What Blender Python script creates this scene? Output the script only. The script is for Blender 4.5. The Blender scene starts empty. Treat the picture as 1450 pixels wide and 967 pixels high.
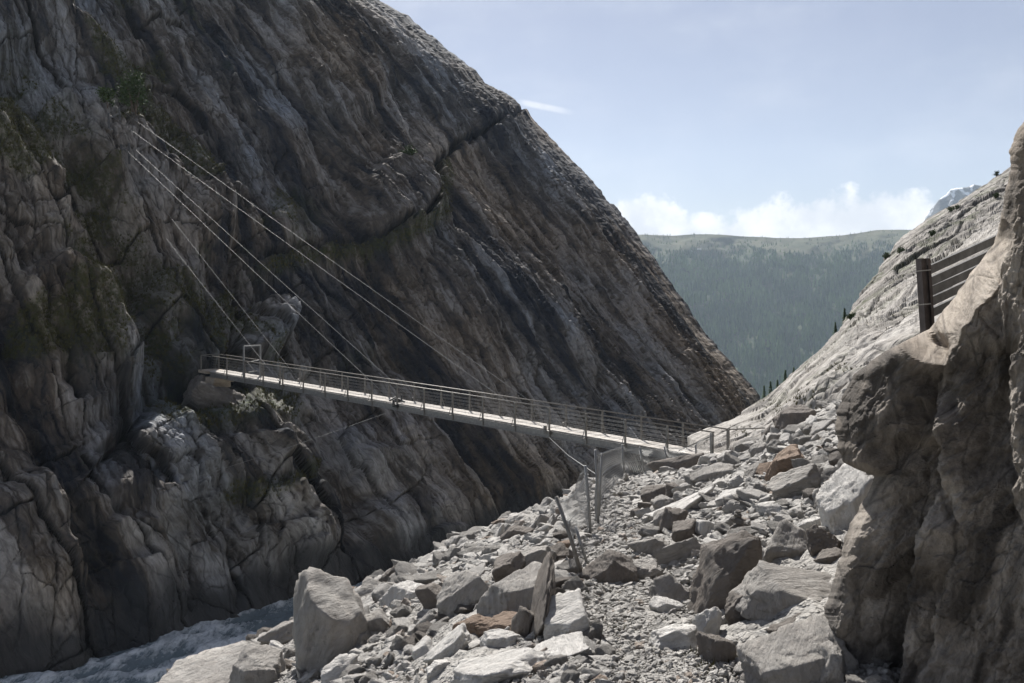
import bpy, bmesh, math, random, time
import numpy as np
from mathutils import Vector, Matrix, noise as mnoise

T0 = time.time()
rng = np.random.default_rng(11)
random.seed(5)
F = 1289.0            # focal length in photograph pixels (1450 wide)
CX, HY = 725.0, 420.0  # principal column, horizon row

sc = bpy.context.scene
C = sc.collection


def P(px, py, D):
    return np.array([(px - CX) / F * D, D, (HY - py) / F * D])


# ------------------------------------------------------------------ noise
def _h(ix, iy, seed):
    h = (ix.astype(np.int64) * 374761393 + iy.astype(np.int64) * 668265263 + seed * 2147483647 + 12345) & 0xFFFFFFFF
    h = ((h ^ (h >> 13)) * 1274126177) & 0xFFFFFFFF
    h = ((h ^ (h >> 16)) * 2246822519) & 0xFFFFFFFF
    return (h ^ (h >> 15)) & 0xFFFFFFFF


def rnd(ix, iy, seed):
    return _h(ix, iy, seed) / 4294967295.0


def perlin(x, y, seed=0):
    ix = np.floor(x); iy = np.floor(y)
    fx = x - ix; fy = y - iy
    u = fx * fx * fx * (fx * (fx * 6 - 15) + 10); v = fy * fy * fy * (fy * (fy * 6 - 15) + 10)
    def g(ox, oy):
        a = rnd(ix + ox, iy + oy, seed) * 2 * np.pi
        return np.cos(a) * (fx - ox) + np.sin(a) * (fy - oy)
    a = g(0, 0); b = g(1, 0); c = g(0, 1); d = g(1, 1)
    return 1.5 * ((a * (1 - u) + b * u) * (1 - v) + (c * (1 - u) + d * u) * v)


def fbm(x, y, seed=0, oct=4, gain=.5):
    s = 0; a = 1.0
    for o in range(oct):
        s = s + a * perlin(x * 2 ** o, y * 2 ** o, seed + 17 * o)
        a *= gain
    return s


def ridged(x, y, seed=0, oct=3):
    s = 0; a = 1.0
    for o in range(oct):
        s = s + a * (1 - 2 * np.abs(perlin(x * 2 ** o, y * 2 ** o, seed + 31 * o)))
        a *= .5
    return s / 1.75


def worley(x, y, seed=0):
    """F1, F2, random id of the nearest cell, offset to its centre"""
    ix = np.floor(x); iy = np.floor(y)
    f1 = np.full(x.shape, 9.0); f2 = f1.copy()
    idr = np.zeros(x.shape); dx1 = np.zeros(x.shape); dy1 = np.zeros(x.shape); id2 = np.zeros(x.shape)
    for oy in (-1, 0, 1):
        for ox in (-1, 0, 1):
            cx = ix + ox; cy = iy + oy
            r1 = rnd(cx, cy, seed); r2 = rnd(cx, cy, seed + 101)
            dx = cx + r1 - x; dy = cy + r2 - y
            d = np.sqrt(dx * dx + dy * dy)
            n = d < f1
            f2 = np.where(n, f1, np.minimum(f2, d))
            r3 = rnd(cx, cy, seed + 202); r4 = rnd(cx, cy, seed + 303)
            idr = np.where(n, r3, idr); id2 = np.where(n, r4, id2)
            dx1 = np.where(n, dx, dx1); dy1 = np.where(n, dy, dy1)
            f1 = np.where(n, d, f1)
    return f1, f2, idr, id2, dx1, dy1


def slabs(p, q, seed, tilt=1.0, step=1.0, crack=.5, cw=.06):
    f1, f2, r3, r4, dx, dy = worley(p, q, seed)
    e = f2 - f1
    h = step * (r3 - .5) + tilt * ((r4 - .5) * dx * 2 + (r3 * 7.3 % 1 - .5) * dy * 1.2) + step * .18 * np.minimum(e, .2) / .2
    k = np.clip(1 - e / cw, 0, 1)
    return h - crack * k, k, r3 * 3.7 % 1


def facets(p, q, seed):
    """piecewise planar relief with hard ridges and hard valleys: difference of two squared cell distances"""
    a = worley(p, q, seed); b = worley(p + .37, q + .61, seed + 53)
    return b[0] ** 2 - a[0] ** 2


def joints(p, q, w, L, seed, step, tilt, crack, cw=.10):
    """rock broken by two joint sets: long strips along q, cut across at irregular lengths"""
    u = p / w + .12 * fbm(p / (w * 3), q / (L * 1.5), seed, 2)
    # strips of uneven width
    i = np.floor(u); off = .55 * (rnd(i, i * 0, seed + 1) - .5); offn = .55 * (rnd(i + 1, i * 0, seed + 1) - .5)
    lo = i + off; hi = i + 1 + offn
    m = u < lo
    i = np.where(m, i - 1, i); hi = np.where(m, lo, hi); lo = np.where(m, i + .55 * (rnd(i, i * 0, seed + 1) - .5), lo)
    m = u >= hi
    lo2 = np.where(m, hi, lo); i = np.where(m, i + 1, i); hi = np.where(m, i + 1 + .55 * (rnd(i + 1, i * 0, seed + 1) - .5), hi); lo = lo2
    wid = np.maximum(hi - lo, .15); fu = (u - lo) / wid
    ln = L * (.45 + 1.1 * rnd(i, i * 0 + 7, seed + 2))
    v = q / ln + 9 * rnd(i, i * 0 + 3, seed + 3) + (fu - .5) * (rnd(i, i * 0 + 5, seed) - .5) * .9 + .10 * fbm(p / w, q / w, seed + 5, 2)
    j = np.floor(v); fv = v - j
    r1 = rnd(i, j, seed + 6); r2 = rnd(i, j, seed + 7); r3 = rnd(i, j, seed + 8)
    eu = np.minimum(fu, 1 - fu) * wid * w; ev = np.minimum(fv, 1 - fv) * ln
    k = np.clip(1 - np.minimum(eu, ev) / cw, 0, 1)
    bev = np.minimum(1, np.minimum(eu, ev) / (cw * 3.5))
    h = step * (r1 - .5) + tilt * ((r2 - .5) * (fu - .5) * 2 + (r3 - .62) * (fv - .5) * 2) - step * .16 * (1 - bev) ** 2
    return h - crack * k, k, r3


def sstep(a, b, x):
    t = np.clip((x - a) / (b - a), 0, 1)
    return t * t * (3 - 2 * t)


def polydist(x, y, pts):
    """distance to a polyline, and signed side (positive = left of travel)"""
    best = np.full(x.shape, 1e9); side = np.zeros(x.shape)
    for (x0, y0), (x1, y1) in zip(pts[:-1], pts[1:]):
        dx, dy = x1 - x0, y1 - y0
        t = np.clip(((x - x0) * dx + (y - y0) * dy) / (dx * dx + dy * dy), 0, 1)
        d = np.hypot(x - x0 - t * dx, y - y0 - t * dy)
        s = np.sign(dx * (y - y0) - dy * (x - x0))
        m = d < best - 1e-9
        best = np.where(m, d, best); side = np.where(m, s, side)
    return best, side


def interp(x, pts):
    a = np.array(pts, float)
    return np.interp(x, a[:, 0], a[:, 1])


# ------------------------------------------------------------------ mesh helpers
def raw_mesh(name, verts, faces_flat, sizes, mat=None, parent=None, smooth=True, attr=None, uv=None):
    me = bpy.data.meshes.new(name)
    verts = np.asarray(verts, np.float32); faces_flat = np.asarray(faces_flat, np.int32); sizes = np.asarray(sizes, np.int32)
    me.vertices.add(len(verts)); me.vertices.foreach_set('co', verts.ravel())
    me.loops.add(len(faces_flat)); me.loops.foreach_set('vertex_index', faces_flat)
    me.polygons.add(len(sizes))
    me.polygons.foreach_set('loop_start', np.concatenate([[0], np.cumsum(sizes)[:-1]]).astype(np.int32))
    me.polygons.foreach_set('use_smooth', np.full(len(sizes), smooth))
    me.update(calc_edges=True)
    if attr is not None:
        a = me.attributes.new('mask', 'FLOAT_COLOR', 'POINT')
        col = np.ones((len(verts), 4), np.float32); col[:, :attr.shape[1]] = attr
        a.data.foreach_set('color', col.ravel())
    if uv is not None:
        l = me.uv_layers.new(name='UVMap')
        l.data.foreach_set('uv', np.asarray(uv, np.float32)[faces_flat].ravel())
    me.validate()
    o = bpy.data.objects.new(name, me); C.objects.link(o)
    if mat: me.materials.append(mat)
    if parent: o.parent = parent
    return o


def grid_faces(nr, nc):
    i = np.arange(nr * nc).reshape(nr, nc)
    return np.stack([i[:-1, :-1], i[1:, :-1], i[1:, 1:], i[:-1, 1:]], -1).reshape(-1)


def grid_mesh(name, V, mat, attr=None, uv=None, flip=False, smooth=True):
    nr, nc = V.shape[:2]
    f = grid_faces(nr, nc)
    if flip: f = f.reshape(-1, 4)[:, ::-1].reshape(-1)
    return raw_mesh(name, V.reshape(-1, 3), f, np.full(len(f) // 4, 4), mat, smooth=smooth,
                    attr=None if attr is None else attr.reshape(-1, attr.shape[-1]),
                    uv=None if uv is None else uv.reshape(-1, 2))


class MB:
    def __init__(s): s.v = []; s.f = []
    def box(s, c, ax, ay, az):
        """box from its centre and three half axes"""
        c, ax, ay, az = [np.array(t, float) for t in (c, ax, ay, az)]
        n = len(s.v)
        for k in ((-1, -1, -1), (1, -1, -1), (1, 1, -1), (-1, 1, -1), (-1, -1, 1), (1, -1, 1), (1, 1, 1), (-1, 1, 1)):
            s.v.append(c + k[0] * ax + k[1] * ay + k[2] * az)
        for f in ((0, 3, 2, 1), (4, 5, 6, 7), (0, 1, 5, 4), (1, 2, 6, 5), (2, 3, 7, 6), (3, 0, 4, 7)):
            s.f.append([n + i for i in f])
        return s
    def bar(s, a, b, w, h, up=(0, 0, 1)):
        a = np.array(a, float); b = np.array(b, float)
        d = b - a; L = np.linalg.norm(d); d = d / L
        u = np.array(up, float); x = np.cross(d, u); x /= np.linalg.norm(x); y = np.cross(x, d)
        return s.box((a + b) / 2, x * w / 2, d * L / 2, y * h / 2)
    def tube(s, pts, r, n=6):
        pts = [np.array(p, float) for p in pts]
        base = len(s.v)
        for i, p in enumerate(pts):
            d = pts[min(i + 1, len(pts) - 1)] - pts[max(i - 1, 0)]; d /= np.linalg.norm(d)
            u = np.array([0, 0, 1.]) if abs(d[2]) < .9 else np.array([1., 0, 0])
            x = np.cross(d, u); x /= np.linalg.norm(x); y = np.cross(d, x)
            rr = r[i] if isinstance(r, (list, tuple)) else r
            for k in range(n):
                a = 2 * math.pi * k / n
                s.v.append(p + rr * (math.cos(a) * x + math.sin(a) * y))
        for i in range(len(pts) - 1):
            for k in range(n):
                k2 = (k + 1) % n
                s.f.append([base + i * n + k, base + i * n + k2, base + (i + 1) * n + k2, base + (i + 1) * n + k])
        s.f.append([base + k for k in range(n)][::-1]); e = base + (len(pts) - 1) * n
        s.f.append([e + k for k in range(n)])
        return s
    def build(s, name, mat, parent=None, smooth=False, attr=None):
        v = np.array(s.v)
        if parent is not None and parent.parent is None: v = v - np.array(parent.location)
        flat = [i for f in s.f for i in f]
        return raw_mesh(name, v, flat, [len(f) for f in s.f], mat, parent, smooth, attr=attr)


def tag(o, label=None, cat=None, group=None, kind=None):
    if label: o['label'] = label
    if cat: o['category'] = cat
    if group: o['group'] = group
    if kind: o['kind'] = kind
    return o


def thing(name, loc, label, cat, group=None):
    o = bpy.data.objects.new(name, None); C.objects.link(o); o.location = loc; o.empty_display_size = .2
    return tag(o, label, cat, group)


# ------------------------------------------------------------------ materials
class NT:
    """tiny node helper"""
    def __init__(s, name):
        s.m = bpy.data.materials.new(name); s.m.use_nodes = True
        s.t = s.m.node_tree; s.n = s.t.nodes; s.l = s.t.links
        s.bsdf = s.n['Principled BSDF']
    def add(s, typ, **kw):
        n = s.n.new(typ)
        for k, v in kw.items():
            if k.startswith('i_'):
                key = k[2:]; key = int(key) if key.isdigit() else key.replace('_', ' ')
                sock = n.inputs[key]
                if hasattr(v, 'is_output'): s.l.new(v, sock)
                else: sock.default_value = v
            else: setattr(n, k, v)
        return n
    def noise(s, vec, scale, detail=6, rough=.6, dist=0.0):
        return s.add('ShaderNodeTexNoise', i_Vector=vec, i_Scale=scale, i_Detail=detail, i_Roughness=rough, i_Distortion=dist).outputs['Fac']
    def mapping(s, vec, scale=(1, 1, 1), rot=(0, 0, 0)):
        return s.add('ShaderNodeMapping', i_Vector=vec, i_Scale=scale, i_Rotation=rot).outputs[0]
    def ramp(s, fac, stops):
        n = s.add('ShaderNodeValToRGB', i_Fac=fac)
        e = n.color_ramp.elements
        while len(e) < len(stops): e.new(.5)
        for k, (p, c) in enumerate(stops):
            e[k].position = p; e[k].color = (*c, 1) if len(c) == 3 else c
        return n.outputs[0]
    def g(s, fac, lo, hi, a=0., b=1.):
        return s.add('ShaderNodeMapRange', i_Value=fac, i_From_Min=lo, i_From_Max=hi, i_To_Min=a, i_To_Max=b).outputs[0]
    def mix(s, fac, a, b, mode='MIX'):
        n = s.add('ShaderNodeMix', data_type='RGBA', blend_type=mode)
        for key, v in ((0, fac), (6, a), (7, b)):
            if hasattr(v, 'is_output'): s.l.new(v, n.inputs[key])
            else: n.inputs[key].default_value = v if key == 0 or len(v) == 4 else (*v, 1)
        return n.outputs[2]
    def math(s, op, a, b=0.):
        n = s.add('ShaderNodeMath', operation=op)
        for k, v in enumerate((a, b)):
            if hasattr(v, 'is_output'): s.l.new(v, n.inputs[k])
            else: n.inputs[k].default_value = v
        return n.outputs[0]
    def attr(s, name='mask'):
        n = s.add('ShaderNodeAttribute', attribute_name=name)
        sp = s.add('ShaderNodeSeparateColor', i_Color=n.outputs['Color'])
        return [sp.outputs[0], sp.outputs[1], sp.outputs[2], n.outputs['Alpha']]
    def bump(s, h, strength, dist, prev=None):
        n = s.add('ShaderNodeBump', i_Height=h, i_Strength=strength, i_Distance=dist)
        if prev is not None: s.l.new(prev, n.inputs['Normal'])
        return n.outputs[0]
    def out(s, color=None, rough=.85, normal=None, spec=.3, metal=0.):
        b = s.bsdf
        for key, v in (('Base Color', color), ('Roughness', rough), ('Normal', normal), ('Specular IOR Level', spec), ('Metallic', metal)):
            if v is None: continue
            if hasattr(v, 'is_output'): s.l.new(v, b.inputs[key])
            else: b.inputs[key].default_value = (*v, 1) if key == 'Base Color' and len(v) == 3 else v
        return s.m


def simple(name, col, rough=.6, metal=0., var=.25, scale=8., bump=.15):
    m = NT(name)
    tc = m.add('ShaderNodeTexCoord').outputs['Object']
    n = m.noise(tc, scale, 6, .65)
    c = m.mix(m.g(n, .3, .7), tuple(k * (1 - var) for k in col), tuple(min(1, k * (1 + var)) for k in col))
    nb = m.bump(n, bump, .02)
    return m.out(c, rough, nb, metal=metal)


def cliff_material(name, dark, mid, pale, stretch=(1.0, .16), grass=(.045, .055, .016), bumpd=.25, k=1.0, fine=1.0, hue=.0, grain=0.):
    """streaked rock: UV holds metres across / along the strata; mask R tone, G moss, B wet stain"""
    m = NT(name)
    uv = m.add('ShaderNodeUVMap', uv_map='UVMap').outputs[0]
    obj = m.add('ShaderNodeTexCoord').outputs['Object']
    st = m.mapping(uv, (stretch[0], stretch[1], 1))
    a = m.attr()
    streak = m.noise(st, 1.1 * k, 8, .68, .12)
    streak2 = m.noise(st, 4.2 * k, 6, .7, .08)
    blotch = m.noise(obj, .35 * k, 7, .62)
    speck = m.noise(obj, 7.0 * k, 5, .75)
    t = m.math('ADD', m.math('MULTIPLY', a[0], .76), m.math('MULTIPLY', m.g(streak, .32, .68, -.12, .38), 1.0))
    t = m.math('ADD', t, m.math('MULTIPLY', m.g(blotch, .3, .7, -.12, .14), 1.0))
    col = m.ramp(t, [(.12, dark), (.45, mid), (.62, tuple(.5 * (x + y) for x, y in zip(mid, pale))), (.92, pale)])
    col = m.mix(m.g(streak2, .36, .58, .6 * fine, 0.), col, tuple(.28 * x for x in mid), 'MIX')
    col = m.mix(m.g(speck, .3, .7, 0, .35), col, (.5, .47, .43), 'OVERLAY')
    lich = m.noise(obj, 1.7 * k, 4, .5)
    col = m.mix(m.g(lich, .62, .74, 0., .35), col, tuple(.35 * x for x in pale))
    col = m.mix(m.math('MULTIPLY', m.g(m.noise(obj, 2.5 * k, 5, .7), .35, .6), a[1]), col, m.mix(m.noise(obj, 4 * k, 4), tuple(.5 * x for x in grass), tuple(1.7 * x for x in grass)))
    tint = m.noise(obj, .045 * k, 3, .5)
    col = m.mix(hue, col, m.mix(m.g(tint, .38, .62), (.80, .93, 1.12), (1.12, 1.0, .86)), 'MULTIPLY')
    col = m.mix(a[2], col, (.03, .032, .035))
    vor = m.add('ShaderNodeTexVoronoi', feature='DISTANCE_TO_EDGE', i_Vector=m.mapping(uv, (.9 * k, .35 * k, 1)), i_Scale=1.).outputs['Distance']
    crack = m.g(vor, 0, .035)
    col = m.mix(m.math('MULTIPLY', m.g(crack, 0, 1, .6, 0), m.g(streak, .4, .6)), col, (.03, .028, .026))
    col = m.mix(m.g(a[3], 0, 1, .88, 0), col, (.014, .013, .013))
    nb = m.bump(streak, .9, bumpd)
    nb = m.bump(streak2, .7, bumpd * .35, nb)
    nb = m.bump(crack, .35, bumpd * .5, nb)
    nb = m.bump(speck, .5, bumpd * .12, nb)
    if grain:
        gr = m.noise(obj, 55., 5, .75); pit = m.noise(obj, 16., 6, .7)
        col = m.mix(m.g(gr, .3, .7, 0, .6), col, (.5, .47, .43), 'OVERLAY')
        col = m.mix(m.g(pit, .6, .72, 0, .5), col, (.03, .027, .024))
        nb = m.bump(pit, .7, .03, nb); nb = m.bump(gr, .8, .012, nb)
    return m.out(col, m.g(a[2], 0, 1, .82, .3), nb, .25)


def stone_material(name, base, var=.3, warm=(.23, .17, .125), layered=True, scale=1.0):
    """boulder: object coordinates + a random per object; mask R tone, G rust (when there is one)"""
    m = NT(name)
    tc = m.add('ShaderNodeTexCoord').outputs['Object']
    rn = m.add('ShaderNodeObjectInfo').outputs['Random']
    a = m.attr()
    big = m.noise(tc, 2.2 * scale, 8, .66, .4)
    fine = m.noise(tc, 26 * scale, 6, .75)
    rot = m.add('ShaderNodeCombineXYZ', i_0=m.math('MULTIPLY', rn, 2.2), i_1=m.math('MULTIPLY', m.math('FRACT', m.math('MULTIPLY', rn, 7.3)), 1.6), i_2=0.)
    vr = m.add('ShaderNodeVectorRotate', rotation_type='EULER_XYZ', i_Vector=tc, i_Rotation=rot.outputs[0]).outputs[0]
    lay = m.noise(m.mapping(vr, (1.6, 1.6, 7.)), 2.4 * scale, 6, .68, .35)
    c0 = tuple(k * (1 - var) for k in base); c1 = tuple(min(.8, k * (1 + var)) for k in base)
    col = m.mix(m.g(big, .3, .7), c0, c1)
    col = m.mix(m.g(lay, .38, .62, .0, .4), col, tuple(.55 * k for k in base))
    col = m.mix(m.g(a[0], 0, 1, 0., 1.), m.mix(.7, col, (.09, .085, .08)), col)
    col = m.mix(m.math('MULTIPLY', a[1], m.g(m.noise(tc, 3. * scale, 5, .6), .25, .6)), col, warm)
    col = m.mix(m.g(fine, .3, .75, 0, .4), col, (.5, .48, .45), 'OVERLAY')
    lich = m.noise(tc, 9 * scale, 3, .5)
    col = m.mix(m.g(lich, .63, .72, 0., .45), col, tuple(.3 * k for k in base))
    nb = m.bump(big, .8, .10 / scale)
    nb = m.bump(lay, 1. if layered else .2, .09 / scale, nb)
    gr = m.noise(tc, 85 * scale, 4, .7)
    col = m.mix(m.g(gr, .3, .7, 0, .45), col, (.5, .48, .45), 'OVERLAY')
    nb = m.bump(fine, .8, .016 / scale, nb); nb = m.bump(gr, .6, .005 / scale, nb)
    return m.out(col, .8, nb, .25)


M = {}
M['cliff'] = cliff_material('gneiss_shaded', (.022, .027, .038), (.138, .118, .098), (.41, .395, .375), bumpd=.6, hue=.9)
M['slab'] = cliff_material('polished_gneiss', (.15, .14, .125), (.30, .28, .255), (.47, .45, .42), stretch=(1.0, .22), bumpd=.28, fine=1.0)
M['wall'] = cliff_material('brown_gneiss', (.075, .066, .058), (.25, .222, .190), (.44, .40, .352), stretch=(1.0, .3), bumpd=.12, k=3.2, fine=.8, hue=.4, grain=1.)
M['stone'] = stone_material('grey_boulder', (.36, .35, .332))
M['pale'] = stone_material('pale_boulder', (.62, .605, .58), .2)
M['dark'] = stone_material('brown_grey_boulder', (.19, .175, .16))
M['rust'] = stone_material('rusty_boulder', (.27, .20, .15))
M['ground'] = None


def ground_material(name, base, k=1.0):
    m = NT(name)
    tc = m.add('ShaderNodeTexCoord').outputs['Object']
    a = m.attr()
    n1 = m.noise(tc, .9 * k, 8, .7)
    v = m.add('ShaderNodeTexVoronoi', i_Vector=tc, i_Scale=9.0 * k, i_Randomness=1.)
    v2 = m.add('ShaderNodeTexVoronoi', i_Vector=tc, i_Scale=28.0 * k, i_Randomness=1.)
    gsh = m.add('ShaderNodeSeparateColor', i_Color=v.outputs['Color']).outputs
    gs2 = m.add('ShaderNodeSeparateColor', i_Color=v2.outputs['Color']).outputs
    col = m.mix(gsh[0], tuple(.6 * x for x in base), tuple(1.35 * x for x in base))
    col = m.mix(.5, col, m.mix(gs2[0], tuple(.55 * x for x in base), tuple(1.3 * x for x in base)))
    col = m.mix(m.g(n1, .35, .7, 0, .4), col, (.22, .2, .175))
    h1 = m.g(v.outputs['Distance'], 0, .6, 1, 0); h2 = m.g(v2.outputs['Distance'], 0, .6, 1, 0)
    nb = m.bump(h1, .8, .05 / k); nb = m.bump(h2, .8, .02 / k, nb); nb = m.bump(n1, .5, .1, nb)
    return m.out(col, .9, nb, .2)


M['ground'] = ground_material('scree_ground', (.28, .27, .252))
M['path'] = ground_material('path_gravel', (.29, .28, .262), 2.0)
M['steel'] = simple('weathered_steel', (.17, .16, .145), .5, .55)
M['beam'] = simple('grey_beam_steel', (.20, .195, .185), .55, .4)
M['galv'] = simple('galvanised_wire', (.24, .24, .235), .5, .5, .15)
M['net'] = simple('dull_net_wire', (.16, .16, .155), .6, .4, .15)
M['black'] = simple('dark_fittings', (.03, .03, .03), .5, .3)
M['concrete'] = simple('abutment_concrete', (.33, .28, .22), .9, 0., .25, 3., .4)
M['rustpost'] = simple('rusty_dark_steel', (.055, .045, .042), .65, .3, .4, 6.)
M['wood_old'] = simple('weathered_board', (.10, .098, .097), .8, 0., .4, 5., .4)
M['white_wall'] = simple('white_render', (.7, .69, .66), .8)
M['roof'] = simple('hut_roof', (.12, .09, .08), .8)


def plank_material():
    m = NT('bleached_planks')
    tc = m.add('ShaderNodeTexCoord').outputs['Object']
    a = m.attr()
    n = m.noise(tc, 9, 6, .65)
    col = m.mix(a[0], (.30, .275, .245), (.52, .49, .45))
    col = m.mix(m.g(n, .3, .7, 0, .4), col, (.24, .215, .19))
    return m.out(col, .8, m.bump(n, .3, .01), .2)


M['plank'] = plank_material()


def leaf_material(name, c0, c1):
    m = NT(name)
    tc = m.add('ShaderNodeTexCoord').outputs['Object']
    a = m.attr()
    n = m.noise(tc, 1.5, 3, .6)
    col = m.mix(m.math('ADD', m.math('MULTIPLY', a[0], .7), m.math('MULTIPLY', n, .3)), c0, c1)
    return m.out(col, .75, None, .15)


M['forest'] = leaf_material('conifer_forest', (.012, .036, .012), (.105, .175, .045))
M['leaf'] = leaf_material('shrub_leaves', (.022, .040, .014), (.075, .105, .032))
M['grass'] = leaf_material('ledge_grass', (.035, .034, .012), (.12, .11, .04))
M['bark'] = simple('bark', (.10, .075, .055), .9, 0., .3, 4., .5)


def meadow_material():
    m = NT('alpine_hillside')
    tc = m.add('ShaderNodeTexCoord').outputs['Object']
    a = m.attr()
    n = m.noise(tc, .012, 8, .65)
    n2 = m.noise(tc, .06, 6, .7)
    col = m.mix(m.g(n, .35, .65), (.022, .042, .018), (.06, .078, .034))
    col = m.mix(m.g(n2, .5, .72, 0, .6), col, (.16, .14, .10))
    col = m.mix(a[0], col, m.mix(m.g(n, .4, .6), (.058, .064, .034), (.105, .10, .062)))
    return m.out(col, .95, m.bump(n2, .6, 6.), .1)


M['meadow'] = meadow_material()


def peak_material():
    m = NT('snowy_peak')
    tc = m.add('ShaderNodeTexCoord').outputs['Object']
    a = m.attr()
    n = m.noise(tc, .012, 6, .65)
    col = m.mix(m.g(n, .3, .7), (.09, .095, .105), (.19, .185, .18))
    col = m.mix(m.g(m.math('ADD', a[0], m.math('MULTIPLY', n, .6)), .70, .78), col, (.85, .87, .9))
    return m.out(col, .9, m.bump(n, .6, 20.), .1)


M['peak'] = peak_material()


def water_material():
    m = NT('glacial_water')
    tc = m.add('ShaderNodeTexCoord').outputs['Object']
    a = m.attr()
    st = m.mapping(tc, (1, .45, 1), (0, 0, -.75))
    n = m.noise(st, 1.3, 8, .68, 1.2); n2 = m.noise(st, 5., 6, .7, .8)
    f = m.math('ADD', m.math('MULTIPLY', a[0], .65), m.math('MULTIPLY', m.g(n, .3, .7), .5))
    f = m.math('ADD', f, m.g(n2, .3, .7, -.2, .2))
    foam = m.g(f, .48, .88)
    col = m.mix(foam, (.20, .25, .275), (.82, .86, .88))
    nb = m.bump(n, .8, .5); nb = m.bump(n2, .7, .15, nb)
    return m.out(col, m.g(foam, 0, 1, .22, .7), nb, .5)


M['water'] = water_material()
M['riverbed'] = simple('dark_river_bed', (.06, .055, .05), .9)

# ------------------------------------------------------------------ camera
cam = bpy.data.cameras.new('camera'); camo = bpy.data.objects.new('camera', cam); C.objects.link(camo)
camo.location = (0, 0, 0); camo.rotation_euler = (math.pi / 2, 0, 0)
cam.sensor_width = 36; cam.lens = 36 * F / 1450; cam.shift_y = -(483.5 - HY) / 1450
cam.clip_start = .1; cam.clip_end = 30000
sc.camera = camo

# ------------------------------------------------------------------ far cliff across the gorge
AL = math.radians(52); N2 = np.array([.731, -.682])
E1 = np.array([.682, .731, 0]); E2 = np.array([-N2[0] * math.cos(AL), -N2[1] * math.cos(AL), math.sin(AL)])
WN = np.array([N2[0] * math.sin(AL), N2[1] * math.sin(AL), math.cos(AL)])
PW = np.array([-3.75, 70., -20.])
RIVER_Z = -20.0
SIL = [(-420, 10), (-200, 262), (-100, 392), (0, 528), (25, 566), (55, 606), (82, 645), (120, 690), (138, 722), (155, 742), (185, 770), (215, 800), (265, 851),
       (325, 902), (395, 951), (470, 1002), (520, 1042), (545, 1066), (565, 1079), (620, 1104), (700, 1130), (1010, 1200)]


def plane_depth(px, py):
    x = (px - CX) / F; z = (HY - py) / F
    return 84.6 / np.maximum(1.28 * (.682 - .731 * x) - z, .12)


TRAIL = [(345, 372), (400, 362), (470, 354), (540, 347), (585, 330), (612, 300), (620, 262), (630, 222), (655, 200), (690, 186), (720, 170), (745, 152)]
GULLY = [(20, 120), (70, 190), (120, 250), (165, 330), (195, 410), (235, 480), (246, 520)]
GULLY2 = [(210, 380), (300, 440), (330, 500)]
LEDGE = [(255, 560), (300, 575), (350, 568), (420, 560)]
LEDGE2 = [(330, 695), (390, 690), (440, 672)]
CLEFTS = [([(205, 190), (285, 285), (335, 350), (352, 420), (345, 480)], 10, 1.6), ([(90, 290), (150, 380), (205, 470), (215, 560), (150, 640)], 12, 1.3),
          ([(430, 590), (480, 690), (560, 800)], 14, 1.2), ([(20, 560), (80, 700), (120, 860), (140, 950)], 14, 1.4),
          ([(150, 690), (230, 760), (272, 850)], 10, 1.1), ([(300, 690), (330, 760), (345, 850)], 9, .9),
          ([(620, 600), (690, 690), (730, 760)], 12, .9), ([(560, 120), (600, 230), (640, 330)], 14, .9), ([(470, 380), (560, 520)], 12, .9),
          ([(400, 120), (470, 260), (500, 330)], 16, 1.0), ([(690, 240), (790, 400), (900, 560)], 14, .8), ([(0, 330), (60, 430), (110, 560)], 10, 1.2)]
BUMPS = [(262, 455, 62, 85, -20, 2.2), (378, 458, 36, 40, 0, 2.6), (352, 650, 60, 45, 15, .9), (420, 640, 40, 40, 20, .8), (250, 250, 45, 130, -32, 1.8), (330, 330, 40, 90, -30, 1.2),
         (100, 480, 80, 120, -25, 1.8), (210, 800, 50, 90, -25, 1.6), (60, 820, 60, 150, -20, 1.8), (420, 740, 70, 60, 0, 1.5), (640, 780, 40, 40, 0, 1.6), (400, 780, 60, 40, 10, 1.2),
         (480, 810, 70, 30, 20, 1.2), (560, 700, 40, 80, -25, 1.2), (30, 260, 40, 120, -25, 1.3), (470, 70, 60, 110, -25, 1.2), (560, 290, 50, 60, -20, 1.3)]


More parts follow.
